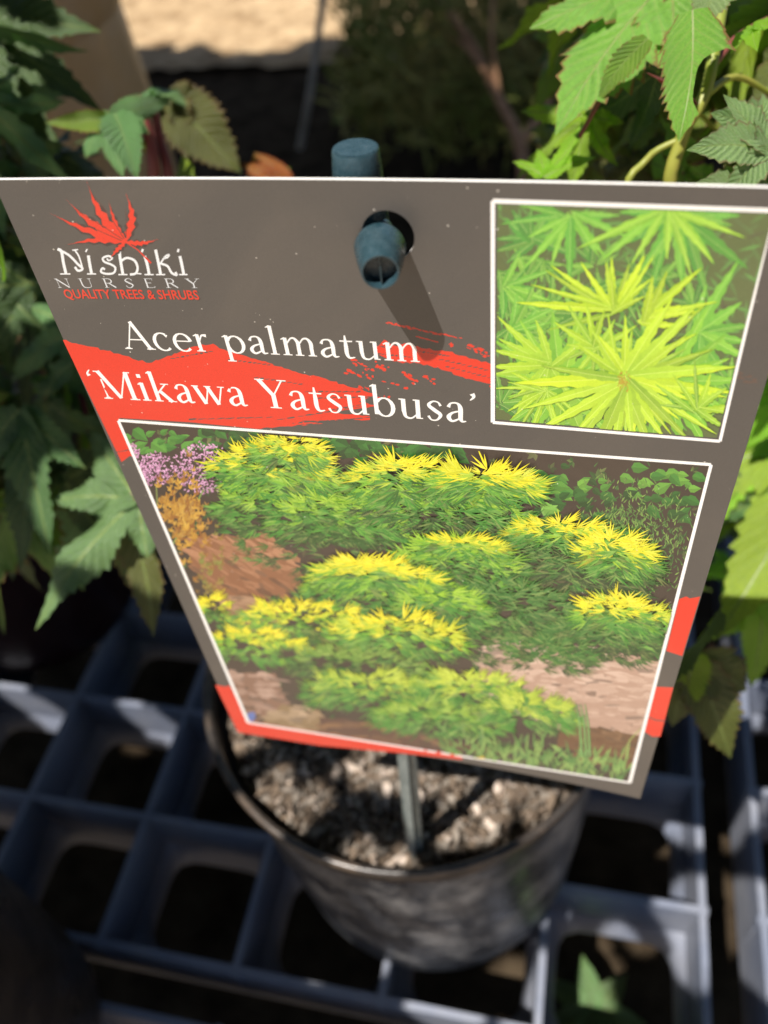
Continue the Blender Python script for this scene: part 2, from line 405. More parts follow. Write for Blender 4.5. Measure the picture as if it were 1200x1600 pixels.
# --- card body with a punched hole
THK = .55
hole = tr([(606, 369)])[0]; HR = 3.7; HB = 5.0
def lines(total, step, c):
    a = [c - HB, c + HB]; x = c - HB
    n0 = max(1, round((c - HB) / step)); n1 = max(1, round((total - c - HB) / step))
    a = [c - HB + 2 * HB * i / 6 for i in range(7)]
    return [(c - HB) * i / n0 for i in range(n0)] + a + [c + HB + (total - c - HB) * i / n1 for i in range(1, n1 + 1)]
us = lines(CW, 1.7, hole[0]); vs_ = lines(CH, 1.7, hole[1])
iu = min(range(len(us)), key=lambda i: abs(us[i] - hole[0] + HB)); iv = min(range(len(vs_)), key=lambda i: abs(vs_[i] - hole[1] + HB))
def sheet_grid(h, flip):
    V = [tuple(card(u, v, h)) for v in vs_ for u in us]; n = len(us); Fc = []
    for j in range(len(vs_) - 1):
        for i in range(n - 1):
            if iu <= i < iu + 6 and iv <= j < iv + 6: continue
            q = (j * n + i, j * n + i + 1, (j + 1) * n + i + 1, (j + 1) * n + i); Fc.append(q[::-1] if flip else q)
    b = len(V); S = 48
    for k in range(S):
        a = 2 * math.pi * k / S; c, s = math.cos(a), math.sin(a); q = 1 / max(abs(c), abs(s))
        V.append(tuple(card(hole[0] + HR * c, hole[1] + HR * s, h))); V.append(tuple(card(hole[0] + HB * q * c, hole[1] + HB * q * s, h)))
    for k in range(S):
        a, b2 = b + 2 * k, b + 2 * ((k + 1) % S); q = (a, a + 1, b2 + 1, b2); Fc.append(q[::-1] if flip else q)
    return V, Fc
V, Fc = sheet_grid(0, False)
ink_mesh('card_face', V, Fc, [GREY] * len(Fc), lab)
V2, F2 = sheet_grid(-THK, True)
edge = []
def rimstrip(pts, flip=False):
    V = []; Q = []
    for (u, v) in pts: V.append(tuple(card(u, v, 0))); V.append(tuple(card(u, v, -THK)))
    for i in range(len(pts) - 1):
        q = (2 * i, 2 * i + 1, 2 * i + 3, 2 * i + 2); Q.append(q)
    return V, Q
loop = [(u, 0) for u in us] + [(CW, v) for v in vs_[1:]] + [(u, CH) for u in us[::-1][1:]] + [(0, v) for v in vs_[::-1][1:]]
hl = [(hole[0] + HR * math.cos(2 * math.pi * k / 48), hole[1] + HR * math.sin(2 * math.pi * k / 48)) for k in range(49)]
obj('card_core', *join([(V2, F2), rimstrip(loop), rimstrip(hl)]), M_CORE, lab)

# --- ink: thin sheets stacked a few microns apart, topmost last
G0 = 2.0; GW, GH = 680, 680
hmap = np.zeros((GH, GW), np.int32)
DZ = .0006
def clip(poly, q):
    """Sutherland-Hodgman against the convex quad q"""
    sgn = 1
    for i in range(len(q)):
        a = q[i]; b = q[(i + 1) % len(q)]; out = []
        ex, ey = b[0] - a[0], b[1] - a[1]
        if not poly: return poly
        pd = [(ex * (p[1] - a[1]) - ey * (p[0] - a[0])) for p in poly]
        for k in range(len(poly)):
            p, r = poly[k], poly[(k + 1) % len(poly)]; d0, d1 = pd[k], pd[(k + 1) % len(poly)]
            if d0 >= 0: out.append(p)
            if (d0 >= 0) != (d1 >= 0):
                t = d0 / (d0 - d1); out.append((p[0] + (r[0] - p[0]) * t, p[1] + (r[1] - p[1]) * t))
        poly = out
    return poly
class Ink:
    def __init__(s, quad=None): s.P = []; s.quad = quad; s.fixed = None
    def add(s, pts, col, tri=None):
        """convex polygon (or list of triangles sharing one layer)"""
        polys = tri if tri is not None else [pts]
        if s.quad is not None:
            polys = [c for c in (clip(list(map(tuple, p)), s.quad) for p in polys) if len(c) >= 3]
        if not polys: return
        xs = [p[0] for q in polys for p in q]; ys = [p[1] for q in polys for p in q]
        x0 = max(0, int((min(xs) + 60) / G0)); x1 = int((max(xs) + 60) / G0) + 1; y0 = max(0, int((min(ys) - 40) / G0)); y1 = int((max(ys) - 40) / G0) + 1
        if len(polys) > 6:                    # big flat areas: mark the cells actually covered
            lay = 1; cells = set()
            for q in polys:
                a0 = max(0, int((min(p[0] for p in q) + 60) / G0)); a1 = int((max(p[0] for p in q) + 60) / G0) + 1
                b0 = max(0, int((min(p[1] for p in q) - 40) / G0)); b1 = int((max(p[1] for p in q) - 40) / G0) + 1
                lay = max(lay, int(hmap[b0:b1, a0:a1].max()) + 1); cells.add((a0, a1, b0, b1))
            for a0, a1, b0, b1 in cells: hmap[b0:b1, a0:a1] = lay
        else:
            w = hmap[y0:y1, x0:x1]
            lay = (int(w.max()) if w.size else 0) + 1; hmap[y0:y1, x0:x1] = lay
        for q in polys: s.P.append((q, lay, col))
    def multi(s, items):
        """several abutting polygons, each with its colour, in one layer"""
        k = []
        for p, c in items:
            q = clip(list(map(tuple, p)), s.quad) if s.quad is not None else list(map(tuple, p))
            if len(q) >= 3: k.append((q, c))
        lay = 0; cells = set()
        for q, c in k:
            a0 = max(0, int((min(p[0] for p in q) + 60) / G0)); a1 = int((max(p[0] for p in q) + 60) / G0) + 1
            b0 = max(0, int((min(p[1] for p in q) - 40) / G0)); b1 = int((max(p[1] for p in q) - 40) / G0) + 1
            w = hmap[b0:b1, a0:a1]; lay = max(lay, int(w.max()) if w.size else 0); cells.add((a0, a1, b0, b1))
        lay += 1
        for a0, a1, b0, b1 in cells: hmap[b0:b1, a0:a1] = lay
        for q, c in k: s.P.append((q, lay, c))
    def build(s, name, parent):
        tris = []
        for q, lay, col in s.P:
            for i in range(1, len(q) - 1): tris.append(((q[0], q[i], q[i + 1]), lay, col))
        # refine long edges so the sheet follows the bow of the card
        fin = []; st = tris; L = 26.0
        while st:
            t, lay, col = st.pop(); a, b, c = t
            d = [math.dist(a, b), math.dist(b, c), math.dist(c, a)]; mx = max(d)
            if mx <= L: fin.append((t, lay, col)); continue
            k = d.index(mx)
            if k == 1: a, b, c = b, c, a
            elif k == 2: a, b, c = c, a, b
            mpt = ((a[0] + b[0]) / 2, (a[1] + b[1]) / 2)
            st.append(((a, mpt, c), lay, col)); st.append(((mpt, b, c), lay, col))
        pts = np.array([p for t in fin for p in t[0]]); uv = tr(pts)
        lay = np.repeat([t[1] for t in fin], 3)
        h = .003 + lay * DZ
        sg = (1.9 - .75 * uv[:, 1] / CH) * (1 - (2 * uv[:, 0] / CW - 1) ** 2)
        W = np.array(BL) + (np.outer(uv[:, 0], EX) + np.outer(uv[:, 1], EY) - np.outer(sg - h, NN)) * .001
        me = bpy.data.meshes.new(name); n = len(fin)
        tri = np.arange(3 * n).reshape(-1, 3)
        A = W[tri]; nr = np.cross(A[:, 1] - A[:, 0], A[:, 2] - A[:, 0]) @ np.array(NN); tri[nr < 0] = tri[nr < 0][:, ::-1]
        me.from_pydata(W.tolist(), [], tri.tolist()); me.materials.append(M_PRINT)
        ca = me.color_attributes.new('ink', 'FLOAT_COLOR', 'CORNER')
        ca.data.foreach_set('color', np.repeat(np.array([[*t[2], 1.0] for t in fin]), 3, axis=0).ravel().astype(np.float32))
        me.update(); print(name, 'tris', n, 'layers', lay.max()); return link(name, me, parent)
def tess(outline):
    v = [Vector((x, y, 0)) for x, y in outline]
    return [[tuple(outline[i]) for i in t] for t in tessellate_polygon([v])]
def jag(outline, amp, step, r):
    o = []
    n = len(outline)
    for i in range(n):
        a, b = outline[i], outline[(i + 1) % n]; d = math.dist(a, b); k = max(1, int(d / step))
        for j in range(k):
            t = j / k; f_ = 0 if (j == 0) else 1
            o.append((a[0] + (b[0] - a[0]) * t + r.uniform(-amp, amp) * f_, a[1] + (b[1] - a[1]) * t + r.uniform(-amp, amp) * f_))
    return o
RED = (.66, .030, .010); WHITE = (.86, .84, .81)
jr = random.Random(12)

# red brush strokes --------------------------------------------------
red = Ink()
up = [(98, 531), (133, 540), (187, 553), (233, 567), (262, 556), (300, 542), (333, 537), (350, 546), (393, 560), (440, 573), (467, 583), (510, 592), (553, 606), (586, 617)]
lo = [(560, 628), (592, 634), (548, 640), (520, 645), (578, 650), (578, 656), (520, 657), (470, 658), (505, 662), (450, 666), (400, 670), (300, 660), (186, 653), (205, 700), (213, 716), (203, 712), (190, 722)]
def jagpart(p, amp, step): return jag(p, amp, step, jr)
o1 = []
for i in range(len(up) - 1): o1 += jag([up[i], up[i + 1]], 1.8, 5, jr)[:max(1, int(math.dist(up[i], up[i + 1]) / 5))]
for i in range(3): pass
o1 += [(586, 617)]
for i in range(10): o1 += jag([lo[i], lo[i + 1]], 1.0, 6, jr)[:max(1, int(math.dist(lo[i], lo[i + 1]) / 6))]
o1 += lo[10:]
red.add(None, RED, tess(o1))
o2 = [(583, 550), (600, 531), (620, 541), (633, 536), (667, 545), (700, 549), (733, 560), (768, 569), (768, 600), (750, 596), (733, 592), (700, 580), (657, 568), (625, 566), (600, 561)]
red.add(None, RED, tess(jag(o2[:8], 1.6, 5, jr)[:-int(math.dist(o2[7], o2[0]) / 5)] + o2[7:9] + jag(o2[8:], 1.6, 5, jr)[:-int(math.dist(o2[-1], o2[8]) / 5)]))
def speck(x, y, w, h, ang=.25):
    k = jr.randint(5, 8); c, s = math.cos(ang), math.sin(ang); p = []
    for i in range(k):
        a = 2 * math.pi * i / k; q = jr.uniform(.6, 1.2); dx, dy = math.cos(a) * w * q, math.sin(a) * h * q; p.append((x + dx * c - dy * s, y + dx * s + dy * c))
    return p
for i in range(26):                                    # dry-brush streak above
    t = i / 25; red.add(None, RED, tess(speck(606 + 112 * t + jr.uniform(-2, 2), 504 + 25 * t + jr.uniform(-1.3, 1.3), jr.uniform(2, 6), jr.uniform(.7, 1.8))))
for i in range(9):
    t = i / 8; red.add(None, RED, tess(speck(652 + 30 * t, 526 + 8 * t, jr.uniform(2, 5), jr.uniform(.6, 1.4))))
for x0, y0, x1, y1, n in ((548, 563, 582, 580, 14), (588, 568, 610, 580, 10), (626, 580, 652, 598, 18), (664, 588, 682, 598, 8), (730, 540, 765, 555, 12), (700, 536, 712, 540, 4), (740, 546, 758, 554, 7), (540, 580, 640, 604, 16), (560, 606, 610, 626, 12), (735, 575, 765, 602, 6)):
    for i in range(n):
        t = jr.random(); red.add(None, RED, tess(speck(x0 + (x1 - x0) * t + jr.uniform(-3, 3), y0 + (y1 - y0) * t + jr.uniform(-4, 4), jr.uniform(1.2, 5.5), jr.uniform(.8, 2.6), jr.uniform(0, .6))))
for x0, y0, x1, y1 in ((440, 655, 560, 636), (470, 664, 575, 652), (520, 640, 600, 626), (585, 552, 640, 558), (590, 540, 612, 545), (700, 573, 765, 590), (180, 707, 206, 702), (460, 661, 540, 655), (400, 590, 470, 600), (480, 612, 560, 612), (500, 622, 585, 620), (300, 655, 420, 652), (360, 562, 420, 570), (690, 562, 760, 578), (650, 548, 700, 556), (270, 560, 330, 549)):
    k = 9                                              # dark bristle gaps
    for i in range(k):
        t = i / (k - 1); red.add(None, GREY, tess(speck(x0 + (x1 - x0) * t, y0 + (y1 - y0) * t, (x1 - x0) / k * .62, jr.uniform(.6, 1.5), -.1)))
red.add(None, RED, tess([(1061, 936), (1072, 932), (1078, 935), (1094, 932), (1066, 1025), (1050, 1020), (1041, 1017)]))
red.add(None, RED, tess([(1025, 1073), (1052, 1074), (1032, 1151), (1019, 1151), (1006, 1142)]))
red.add(None, GREY, tess([(1010, 1118), (1024, 1124), (1040, 1126), (1041, 1127.5), (1024, 1126), (1010, 1120)]))
red.add(None, RED, tess([(336, 1070), (352, 1073), (359, 1071), (386, 1125), (500, 1140), (620, 1160), (722, 1180), (722, 1187), (620, 1176), (500, 1165), (372, 1144)]))
for i in range(10): red.add(None, (.10, .065, .05), tess(speck(1165 + jr.uniform(-18, 18), 590 + jr.uniform(-9, 9), jr.uniform(3, 10), jr.uniform(1, 3), .1)))
red.build('brush_stroke', lab)

# --- the two printed pictures ---------------------------------------
def quadstrip(ink, pts, col, width):
    """ribbon along a polyline, width scalar or per point"""
    n = len(pts)
    if not hasattr(width, '__len__'): width = [width] * n
    Lp, Rp = [], []
    for i in range(n):
        a = pts[max(0, i - 1)]; b = pts[min(n - 1, i + 1)]; dx, dy = b[0] - a[0], b[1] - a[1]; d = math.hypot(dx, dy) or 1
        nx, ny = -dy / d, dx / d; w = width[i] / 2
        Lp.append((pts[i][0] + nx * w, pts[i][1] + ny * w)); Rp.append((pts[i][0] - nx * w, pts[i][1] - ny * w))
    ink.add(None, col, [[Lp[i], Lp[i + 1], Rp[i + 1], Rp[i]] for i in range(n - 1)])
# borders -------------------------------------------------------------
bd = Ink()
def frame(q, w):
    for i in range(len(q)):
        a, b = q[i], q[(i + 1) % len(q)]; n = max(2, int(math.dist(a, b) / 20))
        quadstrip(bd, [(a[0] + (b[0] - a[0]) * t / n, a[1] + (b[1] - a[1]) * t / n) for t in range(n + 1)], WHITE, [w[i] + (w[(i + 1) % len(w)] * 0)] * (n + 1))
frame([(770, 314), (1209, 329), (1125, 689.5), (770, 660)], [7, 5, 4.5, 6.5])
frame([(185, 657), (1111, 726), (984, 1223), (388, 1129)], [4.5, 5.5, 2.6, 4.5])
bd.build('picture_border', lab)

def lerp(a, b, t): return tuple(a[i] + (b[i] - a[i]) * t for i in range(3))
def blade(ink, x, y, ang, L, w, col, col2=None, bend=0):
    """pointed leaflet: two halves of slightly different green"""
    c, s = math.cos(ang), math.sin(ang)
    def P(a, b): return (x + a * c - b * s, y + a * s + b * c)
    col2 = col2 or lerp(col, (0, 0, 0), .13)
    tip = P(L, bend); q1 = P(L * .35, -w * .5 + bend * .2); q2 = P(L * .35, w * .5 + bend * .2); q3 = P(L * .68, -w * .33 + bend * .6); q4 = P(L * .68, w * .33 + bend * .6); mid = P(L * .5, bend * .35)
    ink.multi([([P(0, 0), q1, q3, tip, mid], col), ([P(0, 0), mid, tip, q4, q2], col2)])
pr = random.Random(21)
def palm(ink, x, y, ang, L, n, col, spread=1.2, w=.17, vary=.12):
    for i in range(n):
        t = (i / (n - 1) - .5) * 2 if n > 1 else 0
        k = lerp(col, (0, 0, 0) if pr.random() < .5 else (1, 1, .35), pr.random() * vary)
        blade(ink, x, y, ang + t * spread + pr.uniform(-.1, .1), L * (1 - .35 * abs(t)) * pr.uniform(.8, 1.15), L * w, k)
BIGQ = [(188, 659), (1108, 728), (981, 1221), (390, 1127)]
big = Ink(BIGQ)
big.add(None, (.045, .032, .024), tess([(180, 650), (1120, 718), (990, 1232), (375, 1142)]))
big.build('picture_base', lab).name = 'large_picture'
big = Ink(BIGQ)
DKG, MDG, LTG = (.018, .06, .016), (.045, .19, .03), (.16, .38, .05)
YEL, YG, GRN, BRN = (.92, .80, .015), (.34, .60, .03), (.06, .27, .03), (.16, .08, .04)
for i in range(420):                                   # dim backdrop of leaves
    x = pr.uniform(180, 1110); y = pr.uniform(660, 1220)
    palm(big, x, y, pr.uniform(0, 6.28), pr.uniform(8, 20), 4, lerp((.04, .03, .022), (.035, .10, .025), pr.random()), 1.4, .4)
def roundleaf(ink, x, y, r, col, ang):
    c, s = math.cos(ang), math.sin(ang)
    A = [(-.9, 0), (-.6, -.55), (0, -.62), (.5, -.35), (1.15, 0)]
    up_ = [(x + r * (a * c - b * s), y + r * (a * s + b * c)) for a, b in A]; dn = [(x + r * (a * c + b * s), y + r * (a * s - b * c)) for a, b in A]
    ink.add(up_, col); ink.add(dn, lerp(col, (0, 0, 0), .25))
for cx, cy, sx, sy, n, c0, c1 in ((260, 690, 60, 22, 26, MDG, (.12, .33, .05)), (380, 685, 60, 22, 30, DKG, MDG), (640, 705, 90, 18, 36, DKG, MDG), (560, 700, 60, 16, 20, DKG, MDG),
                              (880, 755, 90, 22, 26, MDG, LTG), (900, 790, 100, 40, 34, DKG, MDG), (1040, 750, 50, 16, 18, MDG, LTG), (860, 795, 25, 8, 4, LTG, (.25, .5, .1)), (1060, 790, 36, 24, 12, DKG, MDG)):
    for i in range(n):
        roundleaf(big, cx + pr.gauss(0, sx * .5), cy + pr.gauss(0, sy * .5), pr.uniform(7, 15), lerp(c0, c1, pr.random()), pr.uniform(-.6, .8))
for i in range(1300):                                   # fine feathery shrub, right
    x = 985 + pr.gauss(0, 42); y = 855 + pr.gauss(0, 42)
    if x < 900: continue
    blade(big, x, y, pr.uniform(-2.6, -.5), pr.uniform(5, 12), 2.2, lerp((.04, .12, .03), (.22, .36, .08), pr.random() ** 1.3))
# rocks
def rock(pts, c0, c1, n, ang):
    c1 = lerp(c0, c1, .75); n = int(n * .8)
    big.add(None, c0, tess(jag(pts, 1.5, 12, jr)))
    q = [p for p in pts]; x0, x1 = min(p[0] for p in q), max(p[0] for p in q); y0, y1 = min(p[1] for p in q), max(p[1] for p in q)
    def inside(x, y):
        k = False
        for i in range(len(q)):
            a, b = q[i], q[i - 1]
            if (a[1] > y) != (b[1] > y) and x < (b[0] - a[0]) * (y - a[1]) / (b[1] - a[1]) + a[0]: k = not k
        return k
    for i in range(n):
        x, y = pr.uniform(x0, x1), pr.uniform(y0, y1)
        if inside(x, y):
            f_ = (y - y0) / (y1 - y0)
            c = lerp(c1, c0, min(1, max(0, f_ + pr.uniform(-.45, .45))))
            if pr.random() < .18: c = lerp(c, (.03, .02, .015), .5)
            p = speck(x, y, pr.uniform(8, 22), pr.uniform(1.6, 5.5), ang + pr.uniform(-.2, .2)); big.add(None, c, tess(p))
rock([(296, 842), (345, 838), (420, 838), (458, 870), (470, 915), (430, 930), (340, 928), (300, 890)], (.24, .10, .045), (.48, .24, .13), 240, .5)
rock([(340, 932), (385, 930), (440, 945), (430, 985), (380, 985), (350, 965)], (.26, .14, .075), (.44, .27, .16), 70, .2)
rock([(760, 1000), (850, 1000), (960, 1020), (1045, 1035), (1028, 1100), (1005, 1160), (900, 1150), (800, 1110), (740, 1080)], (.42, .27, .20), (.66, .48, .38), 620, .08)
rock([(880, 1128), (950, 1140), (1008, 1152), (996, 1200), (930, 1195), (870, 1160)], (.13, .065, .03), (.22, .12, .06), 130, .15)
rock([(350, 1050), (430, 1052), (450, 1100), (400, 1128), (372, 1110)], (.22, .12, .08), (.55, .38, .30), 90, .2)
rock([(440, 1100), (500, 1110), (512, 1150), (400, 1140)], (.24, .16, .08), (.5, .36, .24), 80, .2)
rock([(500, 1120), (600, 1130), (720, 1160), (800, 1180), (640, 1165), (500, 1150)], (.10, .05, .035), (.3, .16, .07), 120, .15)
big.add(speck(393, 1120, 9, 9), (.10, .16, .42))
# alliums and orange foliage
for ax, ay, ar in ((203, 706, 14), (243, 733, 28), (316, 731, 45)):
    for i in range(int(ar * 11)):
        a = pr.uniform(0, 6.28); d = ar * math.sqrt(pr.random()); x, y = ax + d * math.cos(a), ay + d * math.sin(a) * .9
        blade(big, x, y, pr.uniform(0, 6.28), pr.uniform(2.5, 6), 2.4, lerp((.40, .15, .30), (.90, .52, .78), pr.random()))
quadstrip(big, [(318, 765), (300, 800), (270, 850)], (.2, .3, .07), 2.5); quadstrip(big, [(244, 756), (246, 790)], (.2, .25, .07), 2)
for i in range(260):
    x = 282 + pr.gauss(0, 20); y = 810 + pr.gauss(0, 34)
    if x < 236 + (y - 760) * .42 or x > 330: continue
    palm(big, x, y, pr.uniform(-2.4, -.6), pr.uniform(8, 17), 3, lerp((.26, .09, .02), (.62, .34, .04), pr.random()), .8, .25)
for i in range(60):
    palm(big, 330 + pr.gauss(0, 10), 900 + pr.gauss(0, 28), pr.uniform(-2.4, -.6), pr.uniform(6, 14), 3, lerp((.28, .14, .03), (.2, .22, .04), pr.random()), .8, .25)

def pad(cx, cy, w, h, n, top=YEL, mid=GRN, low=DKG, L=26, slope=.08, yel=.46, flow=1.0):
    """one cloud of the layered maple: dark below, long pointed leaflets streaming outwards, yellow on top"""
    items = []; GG = GRN if top is YEL or top is YG or top[0] > .2 else (.035, .16, .025)
    for i in range(int(n * 2.5)):
        a = pr.uniform(0, 6.283); d = math.sqrt(pr.random()); dx, dy = d * math.cos(a), d * math.sin(a)
        items.append((dy, dx))
    items.sort(key=lambda t: -t[0])                     # bottom first, the yellow tops last
    for dy, dx in items:
        x = cx + dx * w / 2; y = cy + dy * h / 2 + dx * w / 2 * slope - (1 - dx * dx) * h * .12
        t = min(1, max(0.0, (dy + 1) / 2 + pr.gauss(0, .13)))
        g_ = (.22, .50, .03) if top is YEL else GG
        if t < yel: c = lerp(top, g_, min(1, (t / yel) ** 1.3 * pr.uniform(.2, 1.5)))
        elif t < yel + .16: c = lerp(g_, GG, min(1, max(0, (t - yel) / .16 + pr.uniform(-.3, .3))))
        elif t < .66: c = lerp(GG, (.20, .50, .05) if GG is GRN else (.10, .34, .04), pr.random() ** 1.5) if pr.random() < .8 else lerp(top, g_, .7)
        elif pr.random() < .12: c = g_
        else: c = lerp(GG, low, min(1, (t - .62) / .2 + pr.uniform(-.15, .3)))
        c = tuple(max(0, k) for k in c)
        sd = 1 if dx > -.1 + pr.uniform(-.3, .3) else -1
        ang = (0.14 if sd > 0 else math.pi - .02) + (pr.gauss(0, .20)) + (dy * .5 - .15) * sd * flow
        if t < .2 and pr.random() < .12: ang = -math.pi / 2 + pr.gauss(0, .5) + dx * .5
        if pr.random() < .3 and dy > -.15: c = lerp(c, (.015, .06, .012), pr.uniform(.3, .8))
        palm(big, x, y, ang, L * pr.uniform(.7, 1.5), 4, c, pr.uniform(.22, .55), .072, .16)
B2 = (.03, .11, .02)
for p in (
    (560, 860, 420, 150, 120, MDG, GRN, DKG, 22), (820, 900, 380, 160, 150, MDG, GRN, DKG, 24), (640, 990, 460, 110, 130, MDG, GRN, DKG, 24), (900, 1010, 260, 60, 60, MDG, MDG, DKG, 24),
    (460, 800, 240, 110, 120, YG, GRN, B2, 25), (430, 745, 190, 80, 120, YEL, YG, GRN, 26), (455, 710, 110, 50, 60, YEL, YG, GRN, 24),
    (530, 820, 210, 70, 100, YG, GRN, B2, 25), (690, 800, 290, 70, 110, YG, GRN, DKG, 28), (640, 757, 190, 60, 90, YEL, YG, GRN, 28), (760, 760, 170, 52, 100, YEL, YG, GRN, 30),
    (900, 880, 250, 90, 120, GRN, MDG, DKG, 28), (880, 838, 170, 40, 60, YEL, YG, GRN, 24), (965, 875, 110, 62, 70, YEL, YG, GRN, 30), (715, 890, 200, 80, 110, YG, GRN, DKG, 26), (730, 858, 120, 34, 50, YEL, YG, GRN, 24),
    (600, 935, 240, 80, 110, YG, GRN, DKG, 27), (590, 905, 190, 46, 110, YEL, YG, GRN, 27), (800, 960, 220, 80, 90, MDG, GRN, DKG, 27), (690, 955, 140, 60, 60, YG, GRN, MDG, 26),
    (945, 1000, 170, 60, 80, MDG, MDG, DKG, 26), (975, 965, 140, 50, 70, YEL, YG, GRN, 26), (480, 985, 230, 70, 110, YEL, (.28, .36, .04), (.12, .16, .03), 22), (625, 1000, 190, 60, 80, YEL, YG, GRN, 25),
    (335, 962, 60, 44, 30, YEL, GRN, MDG, 18), (400, 1015, 150, 50, 70, YEL, (.3, .4, .05), GRN, 20), (560, 1045, 220, 50, 80, (.2, .36, .05), GRN, DKG, 22), (860, 1030, 130, 50, 40, MDG, MDG, DKG, 22),
    (590, 1090, 220, 60, 100, (.5, .62, .05), (.22, .42, .04), MDG, 24), (745, 1090, 180, 60, 100, (.55, .66, .05), (.22, .44, .04), MDG, 26), (690, 1130, 200, 50, 80, (.3, .48, .05), GRN, MDG, 24), (830, 1120, 150, 44, 70, (.5, .62, .05), (.2, .42, .04), MDG, 24)):
    pad(*p)
for i in range(260):                                   # grasses lower right
    x = pr.uniform(690, 985); y = 1195 + pr.gauss(0, 14) + (x - 860) * .12
    blade(big, x, y, pr.uniform(-2.7, -.4), pr.uniform(14, 34), 3.6, lerp((.07, .2, .05), (.30, .46, .12), pr.random()))
for x in (905, 912, 918): quadstrip(big, [(x + 4, 1180), (x + 1, 1130), (x - 3 + pr.uniform(-4, 4), 1098)], (.16, .33, .1), [4, 3, 1])
quadstrip(big, [(968, 1188), (985, 1155), (1004, 1135)], (.3, .36, .1), [2, 2, 1])
for i in range(26): big.add(None, lerp((.5, .34, .04), (.7, .6, .1), pr.random()), tess(speck(730 + pr.uniform(-24, 24), 1186 + pr.uniform(-4, 6), 6, 2, .1)))
big.build('picture_foliage', lab)

SMQ = [(777, 319), (1200, 333), (1330, 340), (1121, 686), (774, 657)]
sm_right_top = (1209, 334)
SMQ = [(777, 319), sm_right_top, (1120, 684), (775, 655)]
sm = Ink(SMQ)
sm.add(None, (.10, .13, .045), tess([(771, 314), (1215, 330), (1127, 690), (770, 660)]))
for i in range(420): blade(sm, pr.uniform(775, 1200), pr.uniform(320, 680), pr.uniform(0, 6.3), pr.uniform(20, 50), 6, lerp((.10, .10, .05), (.13, .30, .07), pr.random()))
def sblade(ink, x, y, ang, L, w, col, bend):
    """toothed leaflet as a strip, with a paler midrib and a few darker veins"""
    c, s_ = math.cos(ang), math.sin(ang); n = 12
    def P(a, b): return (x + a * c - b * s_, y + a * s_ + b * c)
    A, B, Mi = [], [], []
    for i in range(n + 1):
        t = i / n; h = w * .5 * (max(0, math.sin(math.pi * min(1, t ** .7 * .97 + .03))) ** .9) * (1 - .2 * t) + .25; e = 1.16 if i % 2 else .86
        if i == n: h = .2
        k = bend * t * t; A.append(P(t * L + (1.5 if i % 2 else 0), k - h * e)); B.append(P(t * L + (1.5 if i % 2 else 0), k + h * e)); Mi.append(P(t * L, k))
    d1 = lerp(col, (.03, .16, .01), pr.uniform(.02, .22)); d2 = lerp(col, (.7, .85, .15), pr.uniform(0, .12))
    if pr.random() < .5: d1, d2 = d2, d1
    its = []
    for i in range(n):
        ft = .30 * (1 - i / n) ** 2                    # greener towards the heart of each leaf
        its.append(([A[i], A[i + 1], Mi[i + 1], Mi[i]], lerp(lerp(d1, (.06, .24, .02), ft), (0, .05, 0), pr.uniform(0, .09))))
        its.append(([Mi[i], Mi[i + 1], B[i + 1], B[i]], lerp(lerp(d2, (.06, .24, .02), ft), (0, .05, 0), pr.uniform(0, .09))))
    ink.multi(its)
    quadstrip(ink, Mi[:-2:2], lerp(col, (.75, .85, .3), .35), .9)
def star(x, y, rays, w, cA, cB):
    for a, L in rays:
        an = math.radians(a) + pr.uniform(-.06, .06); c = lerp(cA, cB, pr.random())
        if pr.random() < .3: c = lerp(c, (.05, .16, .03), pr.uniform(.15, .45))
        sblade(sm, x + pr.uniform(-5, 5), y + pr.uniform(-5, 5), an, L, w * pr.uniform(.6, 1.0), c, pr.uniform(-9, 9))
G1, G2, Y1, Y2 = (.12, .40, .06), (.24, .56, .06), (.62, .80, .03), (.48, .70, .03)
for _ in range(44):
    x_, y_ = pr.uniform(780, 1180), pr.uniform(400, 690); a_ = pr.uniform(0, 360)
    star(x_, y_, [(a_ + k * 30, pr.uniform(35, 75)) for k in range(-3, 4)], 13, (.07, .22, .05), (.2, .46, .06))
star(835, 375, [(a, pr.uniform(50, 90)) for a in range(140, 400, 24)], 18, (.10, .28, .06), G1)
star(890, 335, [(a, pr.uniform(60, 110)) for a in range(0, 200, 22)], 18, G1, G2)
star(1060, 330, [(a, pr.uniform(80, 150)) for a in range(5, 190, 17)], 24, G1, (.2, .5, .06))
star(1040, 325, [(20, 130), (48, 110), (72, 120), (95, 80), (120, 110), (140, 130), (158, 150)], 18, G2, (.42, .68, .06))
star(790, 450, [(a, pr.uniform(40, 90)) for a in range(-60, 90, 20)], 14, G1, G2)
star(800, 520, [(a, pr.uniform(50, 110)) for a in range(-80, 100, 18)], 16, G1, G2)
star(1090, 520, [(a, pr.uniform(70, 130)) for a in range(-80, 110, 22)], 22, G1, G2)
star(1040, 600, [(a, pr.uniform(80, 150)) for a in range(-60, 140, 20)], 26, (.2, .5, .05), (.3, .6, .05))
star(880, 600, [(a, pr.uniform(80, 130)) for a in range(0, 360, 24)], 26, (.2, .5, .05), (.34, .62, .05))
star(960, 485, [(-90, 82), (-75, 76), (-60, 95), (-45, 80), (-110, 78), (-128, 92), (-142, 120), (-155, 130), (-168, 138), (-178, 150), (170, 110), (-100, 60), (-50, 110), (-30, 60)], 15, Y1, Y2)
star(1000, 500, [(-42, 125), (-30, 70), (-20, 130), (-8, 90), (8, 70), (-58, 90), (-72, 76)], 17, Y1, Y2)
star(855, 570, [(-105, 75), (-140, 110), (-160, 90), (-30, 70), (160, 85), (175, 90), (140, 70), (120, 90), (100, 60), (190, 95), (60, 60)], 19, (.40, .64, .05), Y2)
star(850, 610, [(a, pr.uniform(50, 90)) for a in range(30, 220, 14)], 9, (.40, .64, .05), Y2)
